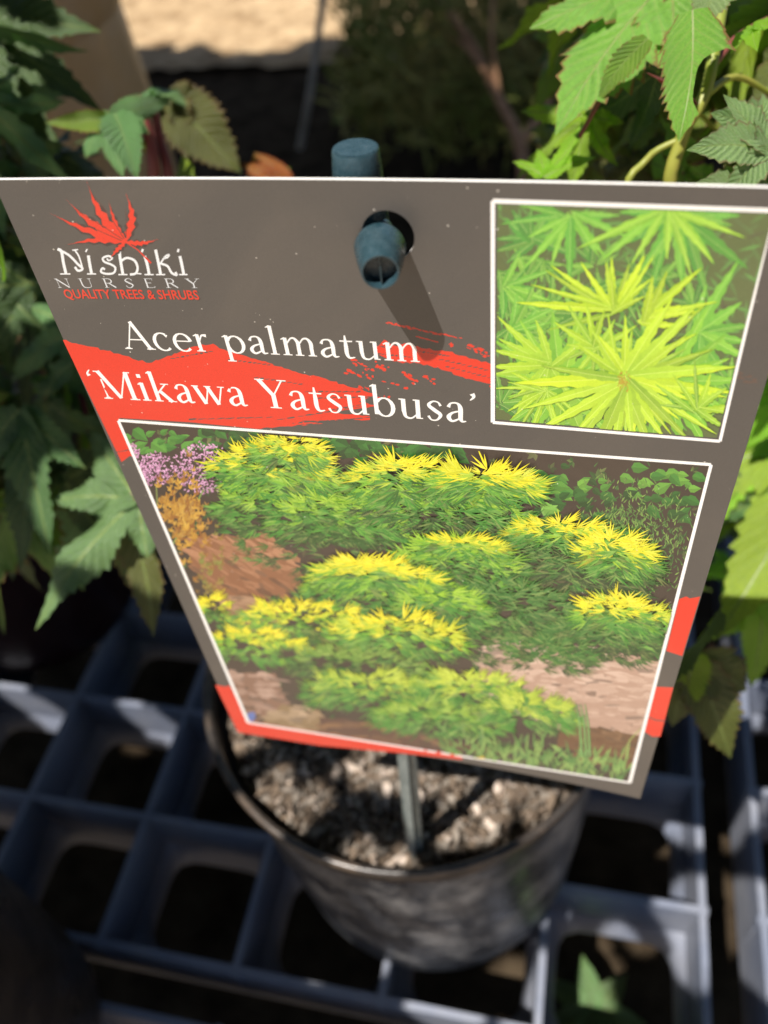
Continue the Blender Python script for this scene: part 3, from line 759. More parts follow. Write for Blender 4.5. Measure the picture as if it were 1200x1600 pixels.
star(930, 540, [(a, pr.uniform(40, 80)) for a in range(0, 360, 26)], 13, (.34, .58, .05), Y2)
star(975, 590, [(a, pr.uniform(60, 120)) for a in range(-170, 180, 21)], 15, (.3, .52, .05), Y2)
star(975, 590, [(-88, 100), (-118, 76), (-44, 170), (-30, 130), (-14, 140), (-2, 175), (8, 190), (17, 160), (28, 110), (45, 120), (52, 90), (66, 80), (78, 92), (95, 90), (112, 95), (135, 110), (150, 90), (165, 70), (185, 90)], 18, Y1, Y2)
star(975, 590, [(a, pr.uniform(110, 175)) for a in range(-60, 200, 13)], 22, (.50, .74, .05), Y1)
star(1090, 640, [(a, pr.uniform(40, 90)) for a in range(-170, 60, 26)], 12, (.3, .55, .05), Y2)
for i in range(60):
    a = pr.uniform(0, 6.28); d = pr.uniform(0, 18); sm.add(None, (.42, .30, .03), tess(speck(975 + d * math.cos(a) * .6, 595 + d * math.sin(a), .9, 2.4)))
sm.build('small_picture', lab)

# lettering -----------------------------------------------------------
T, t_ = .082, .03
def arc(cx, cy, rx, ry, a0, a1, T1=T, t1=t_, n=14, tilt=0):
    o = []
    for i in range(n + 1):
        a = math.radians(a0 + (a1 - a0) * i / n); w = t1 + (T1 - t1) * abs(math.cos(a + tilt)) ** 1.3
        o.append((cx + rx * math.cos(a), cy + ry * math.sin(a), w))
    return o
def serif(x, y, w=.17, d=1, both=True):
    return [[(x - w / 2, y + .012 * d, .024), (x + w / 2, y + .012 * d, .024)], [(x, y, .12), (x, y + .05 * d, T)]]
def stem(x, y0, y1, top='flag', bot=True, w=T):
    s = [[(x, y0, w), (x, y1, w)]]
    if bot: s += serif(x, y0, .19)
    if top == 'flag': s += [[(x - .09, y1 - .045, .018), (x + .0, y1 - .01, .05)]]
    if top == 'serif': s += serif(x, y1, .19, -1)
    return s
def spl(p, n=6):
    v = curve_pts([(a, b, c) for a, b, c in p], n); return [(q.x, q.y, q.z) for q in v]
XH = .44; CP = .68
def G_arch(x0, x1): return [spl([(x0 + .03, .30, .03), (x0 + .12, .42, .035), (x1 - .06, .43, .05), (x1, .33, T), (x1, .2, T)]), [(x1, .22, T), (x1, 0, T)]] + serif(x1, 0, .18)
GL = {
 'A': ([[(.07, 0, .03), (.32, .70, .03)], [(.31, .71, .085), (.58, 0, .085)], [(.17, .25, .028), (.45, .25, .028)]] + serif(.07, 0, .17) + serif(.59, 0, .2), .66),
 'c': ([arc(.25, .215, .18, .225, 55, 315, T), [(.33, .395, .03), (.38, .36, .07)]], .45),
 'e': ([arc(.25, .215, .18, .225, 8, 318, T), [(.09, .25, .026), (.42, .25, .03)]], .47),
 'r': (stem(.14, 0, XH) + [spl([(.17, .28, .03), (.24, .41, .04), (.34, .41, .08)])], .37),
 'p': (stem(.13, -.23, XH, bot=True) + [arc(.30, .21, .17, .215, -160, 150, T)], .55),
 'a': ([spl([(.08, .33, .07), (.13, .42, .035), (.25, .43, .04), (.31, .33, T), (.31, .08, T)]), spl([(.31, .26, .03), (.15, .2, .045), (.08, .1, T), (.15, .01, .05), (.31, .09, .03)]), spl([(.31, .08, T), (.34, .02, .05), (.42, .03, .02)])], .44),
 'l': (stem(.13, 0, .72), .27),
 'm': (stem(.13, 0, XH) + G_arch(.13, .39) + G_arch(.39, .66), .80),
 't': ([spl([(.15, .56, .03), (.15, .3, T), (.15, .1, T), (.2, .01, .05), (.31, .03, .02)]), [(.03, .42, .03), (.29, .42, .03)]], .33),
 'u': ([[(.13, XH, T), (.13, .15, T)], [(.04, XH - .012, .024), (.13, XH - .012, .03)], spl([(.13, .16, T), (.16, .03, .06), (.27, .0, .035), (.39, .10, .03)]), [(.41, XH, T), (.41, 0, T)], [(.32, XH - .012, .024), (.41, XH - .012, .03)], [(.41, .012, .024), (.50, .012, .024)]], .54),
 'M': ([[(.13, 0, .035), (.13, .66, .035)], [(.12, .68, .09), (.43, .03, .08)], [(.43, .03, .03), (.72, .68, .03)], [(.73, 0, .09), (.73, .67, .09)]] + serif(.13, 0, .2) + serif(.74, 0, .22) + [[(.02, .668, .024), (.14, .668, .024)], [(.72, .668, .024), (.83, .668, .024)]], .88),
 'i': (stem(.13, 0, XH) + [[(.085, .60, .085), (.17, .60, .085)]], .27),
 'k': (stem(.13, 0, .72) + [[(.16, .20, .03), (.38, .42, .03)], [(.22, .26, .08), (.43, 0, .085)], [(.28, .43, .022), (.46, .43, .022)], [(.34, .012, .022), (.53, .012, .022)]], .52),
 'w': ([[(.07, .43, T), (.22, 0, T)], [(.22, 0, .03), (.36, .42, .03)], [(.34, .43, T), (.50, 0, T)], [(.50, 0, .03), (.65, .43, .03)], [(.0, .43, .022), (.15, .43, .022)], [(.27, .43, .022), (.42, .43, .022)], [(.56, .43, .022), (.71, .43, .022)]], .71),
 'Y': ([[(.07, .67, .09), (.31, .31, .08)], [(.55, .67, .03), (.32, .31, .03)], [(.315, .33, .09), (.315, 0, .09)], [(-.01, .668, .024), (.18, .668, .024)], [(.45, .668, .024), (.64, .668, .024)]] + serif(.315, 0, .24), .60),
 's': ([spl([(.32, .34, .05), (.27, .42, .03), (.17, .43, .035), (.09, .34, .065), (.2, .23, .08), (.31, .13, .07), (.24, .01, .035), (.13, .0, .03), (.07, .09, .05)])], .39),
 'b': ([[(.12, .03, T), (.12, .72, T)], [(.03, .67, .018), (.12, .71, .05)], arc(.29, .21, .17, .215, -155, 145, T)], .54),
 '‘': ([spl([(.15, .70, .02), (.08, .62, .04), (.10, .56, .09)])], .2),
 '’': ([spl([(.10, .67, .09), (.13, .6, .05), (.06, .52, .02)])], .22),
 ' ': ([], .27),
 'N': ([[(.12, 0, .03), (.12, .66, .03)], [(.1, .67, .09), (.58, .02, .08)], [(.6, 0, .03), (.6, .67, .03)]] + serif(.12, 0, .17) + serif(.6, .68, .17, -1) + [[(.01, .668, .024), (.12, .668, .024)]], .7),
 'U': ([[(.14, .67, .085), (.14, .2, .085)], spl([(.14, .22, .085), (.2, .04, .06), (.36, 0, .04), (.52, .06, .03), (.56, .22, .03)]), [(.56, .2, .03), (.56, .67, .03)]] + serif(.14, .68, .2, -1) + serif(.56, .68, .16, -1), .7),
 'R': ([[(.15, 0, .09), (.15, .67, .09)], spl([(.16, .66, .03), (.38, .65, .04), (.46, .5, .085), (.38, .35, .04), (.16, .33, .03)]), [(.3, .34, .07), (.58, 0, .09)]] + serif(.15, 0, .2) + serif(.15, .68, .18, -1), .6),
 'S': ([spl([(.40, .52, .04), (.36, .64, .035), (.22, .67, .04), (.1, .52, .08), (.24, .35, .09), (.39, .2, .08), (.28, .02, .04), (.14, .01, .035), (.07, .14, .04)])], .48),
 'E': ([[(.15, 0, .09), (.15, .67, .09)], [(.1, .665, .028), (.45, .665, .028)], [(.15, .35, .028), (.37, .35, .028)], [(.1, .012, .028), (.48, .012, .028)], [(.45, .67, .022), (.45, .55, .03)], [(.48, .0, .022), (.48, .13, .03)]], .54),
}
def text(ink, s, p0, p1, size_px, col, spacing=None, shear_to=None):
    """baseline from p0 to p1 in survey px, letters scaled to fill it"""
    adv = sum(GL[c][1] for c in s) + (spacing or 0) * (len(s) - 1)
    # letters are laid out in mm on the card so that they share the card's perspective
    a, b = tr([p0])[0], tr([p1])[0]; L = math.dist(a, b); k = L / adv; dx = ((b[0] - a[0]) / L, (b[1] - a[1]) / L)
    hgt = size_px                                       # em height in mm
    x = 0
    for c in s:
        for st in GL[c][0]:
            pts = [(a[0] + dx[0] * (x + px) * k - dx[1] * py * hgt, a[1] + dx[1] * (x + px) * k + dx[0] * py * hgt) for px, py, w in st]
            strip_mm(ink, pts, [w * hgt for _, _, w in st], col)
        x += GL[c][1] + (spacing or 0)
class InkMM(Ink):
    """same stack, shapes given in mm on the card"""
    pass
def inv(pts):                                            # mm -> survey px
    o = []
    for u, v in pts:
        w = card(u, v); d = w.dot(FWD); o.append((600 + F * w.dot(RIGHT) / d, 800 - F * w.dot(UP) / d))
    return o
def strip_mm(ink, pts, width, col):
    n = len(pts); Lp, Rp = [], []
    for i in range(n):
        a = pts[max(0, i - 1)]; b = pts[min(n - 1, i + 1)]; dx, dy = b[0] - a[0], b[1] - a[1]; d = math.hypot(dx, dy) or 1
        w = width[i] / 2; Lp.append((pts[i][0] - dy / d * w, pts[i][1] + dx / d * w)); Rp.append((pts[i][0] + dy / d * w, pts[i][1] - dx / d * w))
    Lp, Rp = inv(Lp), inv(Rp)
    ink.add(None, col, [[Lp[i], Lp[i + 1], Rp[i + 1], Rp[i]] for i in range(n - 1)])
G0 = 2.0
tx = Ink()
text(tx, 'Acer palmatum', (197, 545), (660, 566), 7.6, WHITE)
tx.build('lettering', lab)
tx = Ink()
text(tx, '‘Mikawa Yatsubusa’', (148, 622), (748, 662), 9.0, WHITE)
tx.build('lettering', lab)
tx = Ink()
text(tx, 'NURSERY', (90, 449.5), (314, 450), 2.35, (.66, .68, .70), .42)
tx.build('lettering', lab)
# logo word: thin swelling strokes with curled terminals
lg = Ink(); LC = (.74, .75, .76)
def lw(pts, w): quadstrip(lg, [(q.x, q.y) for q in curve_pts([(x, y, 0) for x, y in pts], 5)], LC, w)
for pts, w in (([(90, 389), (96, 393), (99, 410), (103, 427)], 4.5), ([(94, 428), (110, 428)], 2), ([(92, 390), (108, 399), (122, 413), (129, 420), (122, 423), (117, 417)], 3.6), ([(117, 391), (123, 400), (127, 412), (129, 420)], 2.4), ([(113, 391), (122, 390)], 2),
               ([(138, 399), (140, 412), (143, 427)], 4.5), ([(136, 428), (150, 428)], 2), ([(134, 391), (136, 392)], 5),
               ([(176, 404), (170, 400), (161, 403), (163, 409), (173, 413), (180, 418), (178, 426), (168, 428), (158, 425), (160, 419), (164, 421)], 3.2), ([(176, 404), (170, 407), (167, 404)], 2.4),
               ([(186, 388), (188, 405), (192, 428)], 4.4), ([(185, 429), (199, 429)], 2), ([(189, 408), (198, 403), (210, 407), (215, 418), (212, 427), (203, 429)], 3.6), ([(213, 427), (221, 428)], 2),
               ([(226, 400), (230, 413), (233, 428)], 4.4), ([(226, 429), (240, 429)], 2), ([(221, 391), (224, 392)], 5),
               ([(243, 390), (247, 408), (251, 428)], 4.4), ([(244, 429), (258, 429)], 2), ([(250, 413), (258, 401), (264, 398), (262, 402), (256, 404)], 2.6), ([(252, 412), (262, 416), (268, 426), (276, 430), (274, 425)], 3.4),
               ([(281, 400), (284, 413), (287, 428)], 4.4), ([(280, 429), (293, 429)], 2), ([(277, 391), (280, 392)], 5)):
    lw(pts, w)
lg.build('logo_word', lab)
# red maple leaf of the logo, with a thin dark edge
lf = Ink()
def lobe(base, tip, w, sway=0, n=9, dark=False, col=RED):
    bx, by = base; dx, dy = tip[0] - bx, tip[1] - by; L = math.hypot(dx, dy); nx, ny = -dy / L, dx / L
    top, bot, ctr = [], [], []
    for i in range(n + 1):
        t = i / n; off = sway * math.sin(math.pi * t); cx, cy = bx + dx * t + nx * off, by + dy * t + ny * off
        ww = w * (math.sin(math.pi * min(1, t * 1.1 + .06) ** .75)) * .5 + .35
        if t > .8: ww *= (1 - t) / .2 * .9 + .1
        e = 1.35 if i % 2 else .62
        if dark: e += .35
        top.append((cx + nx * ww * e + dx / L * (2 if i % 2 else 0), cy + ny * ww * e + dy / L * (2 if i % 2 else 0)))
        bot.append((cx - nx * ww * (1.35 + .62 - e if not dark else e), cy - ny * ww * (1.35 + .62 - e if not dark else e)))
    lf.add(None, col, [[top[i], top[i + 1], bot[i + 1], bot[i]] for i in range(n)])
LB = [((196, 377), (79, 333), 13, -5), ((196, 377), (104, 312), 15, -7), ((196, 377), (136, 284), 17, -9), ((194, 376), (170, 314), 8, -3), ((197, 376), (197, 304), 15, 9), ((196, 378), (107, 382), 11, 5), ((196, 378), (246, 374), 9, 4), ((196, 378), (172, 404), 8, 1)]
for b_, tp_, w_, s_ in LB: lobe((b_[0] + .8, b_[1] + 1), (tp_[0] + .8, tp_[1] + 1), w_ * .72 + 2, s_, dark=True, col=(.04, .03, .028))
for b_, tp_, w_, s_ in LB: lobe(b_, tp_, w_ * .72, s_, 11)
quadstrip(lf, [(196, 378), (215, 390), (236, 411)], RED, [2, 1.6, 3])
for a, b in (((194, 373), (150, 308)), ((192, 374), (120, 330)), ((190, 376), (115, 346)), ((197, 372), (196, 325))):
    quadstrip(lf, [a, ((a[0] + b[0]) / 2 + 1, (a[1] + b[1]) / 2 - 1), b], (.12, .03, .02), [1.2, .9, .4])
lf.build('logo_leaf', lab)
# sans line under the logo (the built-in typeface)
fc = bpy.data.curves.new('caption', 'FONT'); fc.body = 'QUALITY TREES & SHRUBS'; fc.offset = .012; fc.resolution_u = 3
fo = bpy.data.objects.new('caption', fc); COL.objects.link(fo)
bpy.context.view_layer.update()
fm = fo.evaluated_get(bpy.context.evaluated_depsgraph_get()).to_mesh()
co = np.array([tuple(v.co) for v in fm.vertices]); fpol = [tuple(p.vertices) for p in fm.polygons]
fo.to_mesh_clear() if False else None
x0, x1 = co[:, 0].min(), co[:, 0].max(); hC = co[:, 1].max()
for nm, ddx, cc in (('dark', .18, (.05, .035, .03)), ('red', 0, RED)):
    cp = Ink(); a, b = tr([(103, 466)])[0], tr([(312, 468)])[0]
    U = a[0] + (co[:, 0] - x0) / (x1 - x0) * (b[0] - a[0]) + ddx; Vv = a[1] + (b[1] - a[1]) * (co[:, 0] - x0) / (x1 - x0) + co[:, 1] / hC * 1.62 - ddx * .7
    px = inv(list(zip(U, Vv)))
    cp.add(None, cc, [[px[i] for i in p] for p in fpol])
    if nm == 'red': cp.build('caption', lab)
    else: cp.build('caption_shadow', lab)
bpy.data.objects.remove(fo)

# ================================================================== THE STAKE
st = empty('label_stake', at(650, 1345, 1)); 
P_top = BL + (EX * 1 - EX) * 0
def onplane(x, y, back):
    r = ray(x, y); p = BL - NN * back; return r * (p.dot(NN) / r.dot(NN))
s_top = onplane(555, 229, .0065); s_bot = onplane(650, 1349, .0065)
st.location = s_bot; setp(st, 'teal plastic stake with two blunt pegs holding the plant label', 'label stake')
ax = (s_top - s_bot).normalized()
def cone(name, p0, p1, r0, r1, extra=None, parent=st, bev=.0004):
    d = (p1 - p0); L = d.length; n = 7; pts = [p0 + d * (i / n) for i in range(n + 1)]; rad = [r0 + (r1 - r0) * i / n for i in range(n + 1)]
    if bev: pts += [p1 + d.normalized() * bev * .7, p1 + d.normalized() * bev, p1 + d.normalized() * bev * .55]; rad += [r1 - bev * .4, r1 - bev, r1 - bev * 1.4]
    v, f = tube(pts, rad, 40); o = obj(name, v, f, M_STAKE, parent, smooth=True); o.data.set_sharp_from_angle(angle=R_(38)); return o
cone('top_peg', s_top - ax * .018, s_top - ax * .0004, .0046, .0032, bev=.0003)
# cross-shaped shaft
sd = (EX - ax * EX.dot(ax)).normalized(); fw = sd.cross(ax).normalized()
def bar(p0, p1, a, b, wa, wb):
    v = []
    for p in (p0, p1):
        for sx, sy in ((-1, -1), (1, -1), (1, 1), (-1, 1)): v.append(p + a * sx * wa + b * sy * wb)
    return v, [(0, 1, 5, 4), (1, 2, 6, 5), (2, 3, 7, 6), (3, 0, 4, 7), (3, 2, 1, 0), (4, 5, 6, 7)]
b0 = s_bot - ax * .035; b1 = s_top - ax * .0185
obj('shaft', *join([bar(b0, b1, sd, fw, .0027, .0008), bar(b0 + ax * .0005, b1 - ax * .0005, sd, fw, .0009, .0030), bar(b0, b1, sd, fw, .0009, .0010)][:2]), M_SHAFT, st)
hw = card(hole[0], hole[1], 0)
hub0 = s_bot + ax * ((hw - s_bot).dot(ax) + .0)
obj('peg_hub', *tube([hub0 - ax * .005, hub0 - ax * .0045, hub0 + ax * .0005, hub0 + ax * .001], [.0036, .0039, .0039, .0036], 32), M_STAKE, st, smooth=True)
PEG_D = (NN + EX * .24).normalized()
pb = card(hole[0] - 1.25, hole[1] - 1.4, 0)
# front peg: outer wall, lip, recess added to shade its flat end, moulding seam
PL = .0072; p_out = [(-.0045, .0019), (.00012, .0020), (.00012, .0034), (.0009, .0036), (PL * .6, .0031), (PL * .96, .0026), (PL, .0025), (PL, .0023), (PL - .0008, .0022), (PL - .0021, .0021), (PL - .0021, .0001)]
v, f = tube([pb + PEG_D * a for a, b in p_out[:5]], [b for a, b in p_out[:5]], 40)
pd = PEG_D; pa_ = pd.orthogonal().normalized(); pb_ = pd.cross(pa_); V_, F_ = [], []
for a, b in p_out:
    for k in range(40):
        th = 2 * math.pi * k / 40; V_.append(pb + pd * a + (pa_ * math.cos(th) + pb_ * math.sin(th)) * b)
for i in range(len(p_out) - 1):
    for k in range(40): F_.append((i * 40 + k, i * 40 + (k + 1) % 40, (i + 1) * 40 + (k + 1) % 40, (i + 1) * 40 + k))
fp = obj('front_peg', V_, F_, M_STAKE, st, smooth=True); fp.data.set_sharp_from_angle(angle=R_(38))
zu = (EY - pd * EY.dot(pd)).normalized(); xu = zu.cross(pd)
obj('peg_seam', *bar(pb + pd * (PL - .0021), pb + pd * (PL - .0006), zu, xu, .0021, .00008), M_STAKE, st)

# ================================================================== MAPLE LEAVES
def leaf_mesh(name, seed, lobes, width=.15, teeth=13, droop=.25, fold=.22, curl=0.0, tooth_h=.17, mat=L_MID, bite=None, wave=.03, asym=0):
    """palmate leaf in its own unit space: petiole at the origin, middle lobe along +y, length 1, face up +z"""
    r = random.Random(seed); V, Fs, UV, MI = [], [], [], []
    for li, (ang, L) in enumerate(lobes):
        n = teeth * 2; a = math.radians(ang); base = len(V); sw = r.uniform(-.06, .06); ph = r.uniform(0, 6); zb = .002 * (li - len(lobes) / 2)
        W = width * (1.0 + .15 * r.uniform(-1, 1)) * L ** .3
        ca, sa = math.cos(a), math.sin(a)
        for i in range(n + 1):
            s = i / n; half = W * 1.18 * (.42 * math.exp(-s * 7) + math.sin(math.pi * min(1, s ** .82 * 1.0)) ** .9 * (1 - .35 * s)) + .0015
            tooth = (1.0 + (tooth_h * r.uniform(.35, 1.6) if i % 2 else -r.uniform(0, .09))) if 2 < i < n - 1 else 1; tooth2 = (1.0 + (tooth_h * r.uniform(.35, 1.6) if i % 2 else -r.uniform(0, .09))) if 2 < i < n - 1 else 1; s = min(1, max(0, s + (r.uniform(-.22, .22) / n if 0 < i < n else 0)))
            if i == n: half = .001
            cx = sw * math.sin(math.pi * s) * L
            rib = .0075 * (1 - s * .75)
            wl, wr = half * tooth, half * tooth2 * (1 + asym)
            if bite and li == bite[0] and bite[1] < s < bite[2]:
                wl = min(wl, max(rib * 1.3, half * (.16 + .8 * abs((s - (bite[1] + bite[2]) / 2) / ((bite[2] - bite[1]) / 2)) ** 4)))
            for xo in (-wl, -wl * .55, -rib, rib, wr * .55, wr):
                y = s * L + (half * .16 if (i % 2 and abs(xo) > half * .8) else 0)
                q = abs(xo); z = fold * q - .9 * curl * q * q / W + wave * math.sin(s * 11 + ph + (2 if xo > 0 else 0)) * (q / W) - droop * (s ** 1.7) * L + zb
                X, Y = cx + xo, y
                V.append((X * ca + Y * sa, -X * sa + Y * ca, z)); UV.append((s, min(1.0, q / max(half, .004))))
        for i in range(n):
            for k in range(5):
                b = base + i * 6 + k; Fs.append((b, b + 1, b + 7, b + 6)); MI.append(1 if k == 2 else 0)
    me = bpy.data.meshes.new(name); me.from_pydata(V, [], Fs); me.materials.append(mat); me.materials.append(RIB)
    me.polygons.foreach_set('material_index', MI); me.polygons.foreach_set('use_smooth', [True] * len(Fs))
    uvl = me.uv_layers.new(name='lobe'); li = np.empty(len(me.loops), np.int32); me.loops.foreach_get('vertex_index', li)
    uvl.data.foreach_set('uv', np.array(UV)[li].ravel().astype(np.float32)); me.update(); return me
FIVE = [(-112, .5), (-56, .8), (0, 1), (54, .82), (110, .52)]
SEVEN = [(-135, .38), (-92, .6), (-46, .86), (0, 1), (45, .88), (90, .62), (133, .4)]
THREE = [(-50, .7), (0, 1), (48, .74)]
ONE = [(0, 1)]
_cache = {}
def lm(key, shape, mat, **kw):
    k = (key, mat.name)
    if k not in _cache: _cache[k] = leaf_mesh('leaf', hash(key) % 1000 if not isinstance(key, int) else key, shape, mat=mat, **kw)
    return _cache[k]
def put_leaf(parent, me, p0, p1, up, roll=0, wid=1.0, name='leaf'):
    """petiole end p0, tip p1, upper face towards `up`"""
    p0, p1 = Vector(p0), Vector(p1); y = (p1 - p0); L = y.length; y.normalize(); up = Vector(up)
    z = (up - y * up.dot(y)).normalized(); x = y.cross(z)
    if roll:
        c, s = math.cos(roll), math.sin(roll); x, z = x * c + z * s, z * c - x * s
    o = bpy.data.objects.new(name, me); COL.objects.link(o); o.parent = parent
    M = Matrix(((x.x * L * wid, y.x * L, z.x * L, p0.x), (x.y * L * wid, y.y * L, z.y * L, p0.y), (x.z * L * wid, y.z * L, z.z * L, p0.z), (0, 0, 0, 1)))
    o.matrix_parent_inverse = Matrix.Translation(-parent.location); o.matrix_basis = M
    return o
def stemobj(parent, pts, r0, r1, mt, name='stem', n=5):
    c = curve_pts(pts, n); v, f = tube(c, [r0 + (r1 - r0) * i / (len(c) - 1) for i in range(len(c))], 10)
    return obj(name, v, f, mt, parent, smooth=True)
CAMV = -FWD

# ---- right-hand plant, in full sun
rp = empty('maple_plant', (.235, .30, -.31)); setp(rp, 'sunlit green maple with toothed leaves, on the right behind the label', 'maple')
def hero(parent, b, t, up, shape, mat, key, roll=0, wid=1, **kw):
    return put_leaf(parent, lm(key, shape, mat, **kw), at(*b), at(*t), up, roll, wid)
U1 = Vector((-.35, -.75, .55))
hero(rp, (1050, -40, .185), (868, 196, .178), U1, [(-34, .62), (0, 1), (40, .7), (80, .5)], L_MID, 101, .1, 1.0, curl=.3, wave=.05, width=.17, droop=.06, fold=.1)
hero(rp, (1082, 15, .160), (1058, 216, .158), U1, [(0, 1)], L_MID, 102, 0, 1.0, width=.25, droop=.05, fold=.12, bite=(0, .34, .8), teeth=12, curl=.5)
hero(rp, (1012, 60, .175), (935, 158, .180), U1, ONE, L_MID, 103, .5, 1.0, width=.16, droop=.1)
hero(rp, (1140, -40, .165), (1096, 42, .160), U1, ONE, L_PALE, 104, .2, 1.1, width=.2, droop=.1)
hero(rp, (850, 277, .196), (912, 182, .198), U1, [(-42, .5), (0, 1), (42, .7), (-80, .55)], L_BRIGHT, 105, 0, 1.0, width=.1, droop=.05)
hero(rp, (1200, 235, .165), (1080, 232, .160), U1, [(-45, .9), (0, 1), (46, .8), (85, .6)], L_PALE, 106, 0, 1.0, width=.2, droop=.08, teeth=9)
hero(rp, (1215, 190, .172), (1120, 178, .165), U1, ONE, L_PALE, 107, .3, 1, width=.2, droop=.1, teeth=7)
hero(rp, (1190, 300, .168), (1096, 283, .162), U1, THREE, L_PALE, 108, -.2, 1.1, width=.2, droop=.1, teeth=8)
# stems
stemobj(rp, [at(1140, -60, .185), at(1118, 70, .183), at(1100, 150, .184), at(1066, 215, .188), at(1050, 330, .20), at(1120, 520, .25), Vector((.16, .25, -.27)), Vector((.235, .30, -.32))], .0012, .0020, M_STEM)
stemobj(rp, [at(1066, 215, .188), at(1010, 250, .192), at(985, 330, .20), at(1080, 560, .26)], .0007, .001, M_STEM)
stemobj(rp, [at(1108, 110, .184), at(1150, 60, .188), at(1200, 30, .19)], .0009, .0007, M_STEMR, 'petiole')
stemobj(rp, [at(1100, 150, .184), at(1150, 120, .19), at(1210, 150, .2)], .0009, .0006, M_STEM, 'petiole')
stemobj(rp, [at(1108, 60, .184), at(1085, 35, .172), at(1068, 40, .165)], .0009, .0006, M_STEM, 'petiole')
stemobj(rp, [at(1020, -10, .186), at(962, 110, .184), at(905, 215, .19)], .0007, .0005, M_STEMR, 'petiole')
# curved red bract
hero(rp, (1092, 162, .180), (1036, 86, .176), U1, ONE, L_RED, 109, 1.25, 1.1, width=.17, droop=-.35, fold=.5, teeth=5)
hero(rp, (1175, 40, .17), (1178, 66, .165), U1, THREE, L_BRIGHT, 110, 0, 1.1, width=.2, teeth=4)
# right middle
U2 = Vector((-.25, -.55, .8))
hero(rp, (1280, 690, .255), (1118, 1000, .25), U2, [(-48, .75), (0, 1), (52, .8)], L_BRIGHT, 111, .1, 1.0, width=.17, droop=.05, fold=.14)
hero(rp, (1215, 640, .26), (1095, 830, .262), U2, [(-40, .8), (0, 1), (40, .9)], L_BRIGHT, 112, -.2, 1.0, width=.2, droop=.1)
hero(rp, (1125, 955, .212), (1040, 1095, .214), Vector((.6, -.2, .3)), ONE, L_DARK, 113, .6, 1.2, width=.2, droop=.12)
hero(rp, (1080, 1030, .235), (1160, 1200, .245), Vector((-.1, -.3, .7)), [(-30, .6), (0, 1), (35, .55)], L_OLIVE, 114, .2, 1.0, width=.2, droop=.15)
hero(rp, (1090, 1020, .232), (1075, 1120, .238), U2, ONE, L_BRIGHT, 115, .2, 1.3, width=.2, droop=.1)
hero(rp, (1190, 930, .27), (1185, 1085, .275), U2, THREE, L_BRIGHT, 116, .4, 1.0, width=.16, droop=.2)
hero(rp, (1230, 620, .24), (1165, 700, .245), U2, FIVE, L_BRIGHT, 117, .1, 1.0, width=.18)
hero(rp, (1150, 760, .26), (1085, 800, .265), U2, FIVE, L_DARKB, 118, .1, 1.0, width=.18)
stemobj(rp, [at(1280, 690, .255), at(1310, 760, .26), Vector((.20, .29, -.29))], .0008, .001, M_STEM, 'petiole')
shapes = [FIVE, SEVEN, THREE, FIVE]
LIT = [(at(x, y, d), r_) for x, y, d, r_ in ((1118, 1000, .25, .02), (1160, 880, .25, .025), (1210, 780, .255, .025), (1150, 740, .26, .022), (1185, 1010, .27, .018), (1090, 1060, .232, .012), (1200, 680, .24, .02), (1060, 120, .16, .025), (930, 120, .18, .025), (1000, 40, .18, .02), (1150, 240, .165, .025), (880, 240, .196, .02),
        (120, 790, .235, .014), (205, 830, .235, .014), (150, 180, .23, .014), (200, 235, .225, .014))]
def blocks(p):
    for q, r_ in LIT:
        w = p - q; t = w.dot(SUN)
        if t > .004 and (w - SUN * t).length < r_ + .012: return True
        if t <= .004 and w.dot(q.normalized()) < -.005 and (w - q.normalized() * w.dot(q.normalized())).length < r_: return True
    return False
def scatter(parent, n, xr, yr, dr, mats, size, up, down, seed, avoid=None, spread=.8):
    r = random.Random(seed); out = []
    for i in range(n):
        x, y, d = r.uniform(*xr), r.uniform(*yr), r.uniform(*dr)
        if avoid and avoid(x, y, d): continue
        p0 = at(x, y, d); sz = r.uniform(*size); v = (Vector(down) + Vector((r.gauss(0, spread), r.gauss(0, spread), r.gauss(0, spread * .6)))).normalized()
        k = r.randint(0, 3); mt = r.choice(mats)
        me = lm(200 + k * 7, shapes[k], mt, width=(.115, .095, .14, .13)[k], droop=(.35, .2, .5, .7)[k], curl=(.3, .5, 0, .9)[k], wave=(.05, .07, .04, .08)[k], teeth=9)
        u = (Vector(up) + Vector((r.gauss(0, .4), r.gauss(0, .4), r.gauss(0, .3)))).normalized()
        if blocks(p0 + v * sz * .5) or blocks(p0 + v * sz): continue
        put_leaf(parent, me, p0, p0 + v * sz, u, 0, 1); out.append(p0)
    return out
a1 = scatter(rp, 70, (900, 1330), (-60, 300), (.195, .30), [L_BRIGHT, L_MID, L_MID, L_DARK, L_OLIVE], (.022, .036), U2, (-.4, -.2, -.8), 31)
a2 = scatter(rp, 50, (1130, 1400), (560, 1020), (.25, .36), [L_BRIGHT, L_MID, L_DARK, L_DARKB], (.024, .036), U2, (-.3, -.2, -.9), 32)
a3 = scatter(rp, 26, (950, 1250), (330, 900), (.26, .36), [L_DARK, L_MID], (.024, .036), U2, (-.4, -.2, -.8), 33)
rr = random.Random(5)
for k, p in enumerate((a1 + a2)[::3]):
    q = Vector((.12, .26, -.22)) if p.z < -.1 else Vector((.06, .24, -.12))
    stemobj(rp, [p, (p + q) / 2 + Vector((0, .01, -.01)), q], .0005, .0009, M_STEM if k % 2 else M_STEMR, 'petiole', 4)
stemobj(rp, [Vector((.235, .30, -.33)), Vector((.17, .28, -.25)), Vector((.11, .25, -.16)), Vector((.10, .25, -.08)), Vector((.12, .24, 0.0))], .004, .002, M_STEM, 'trunk')

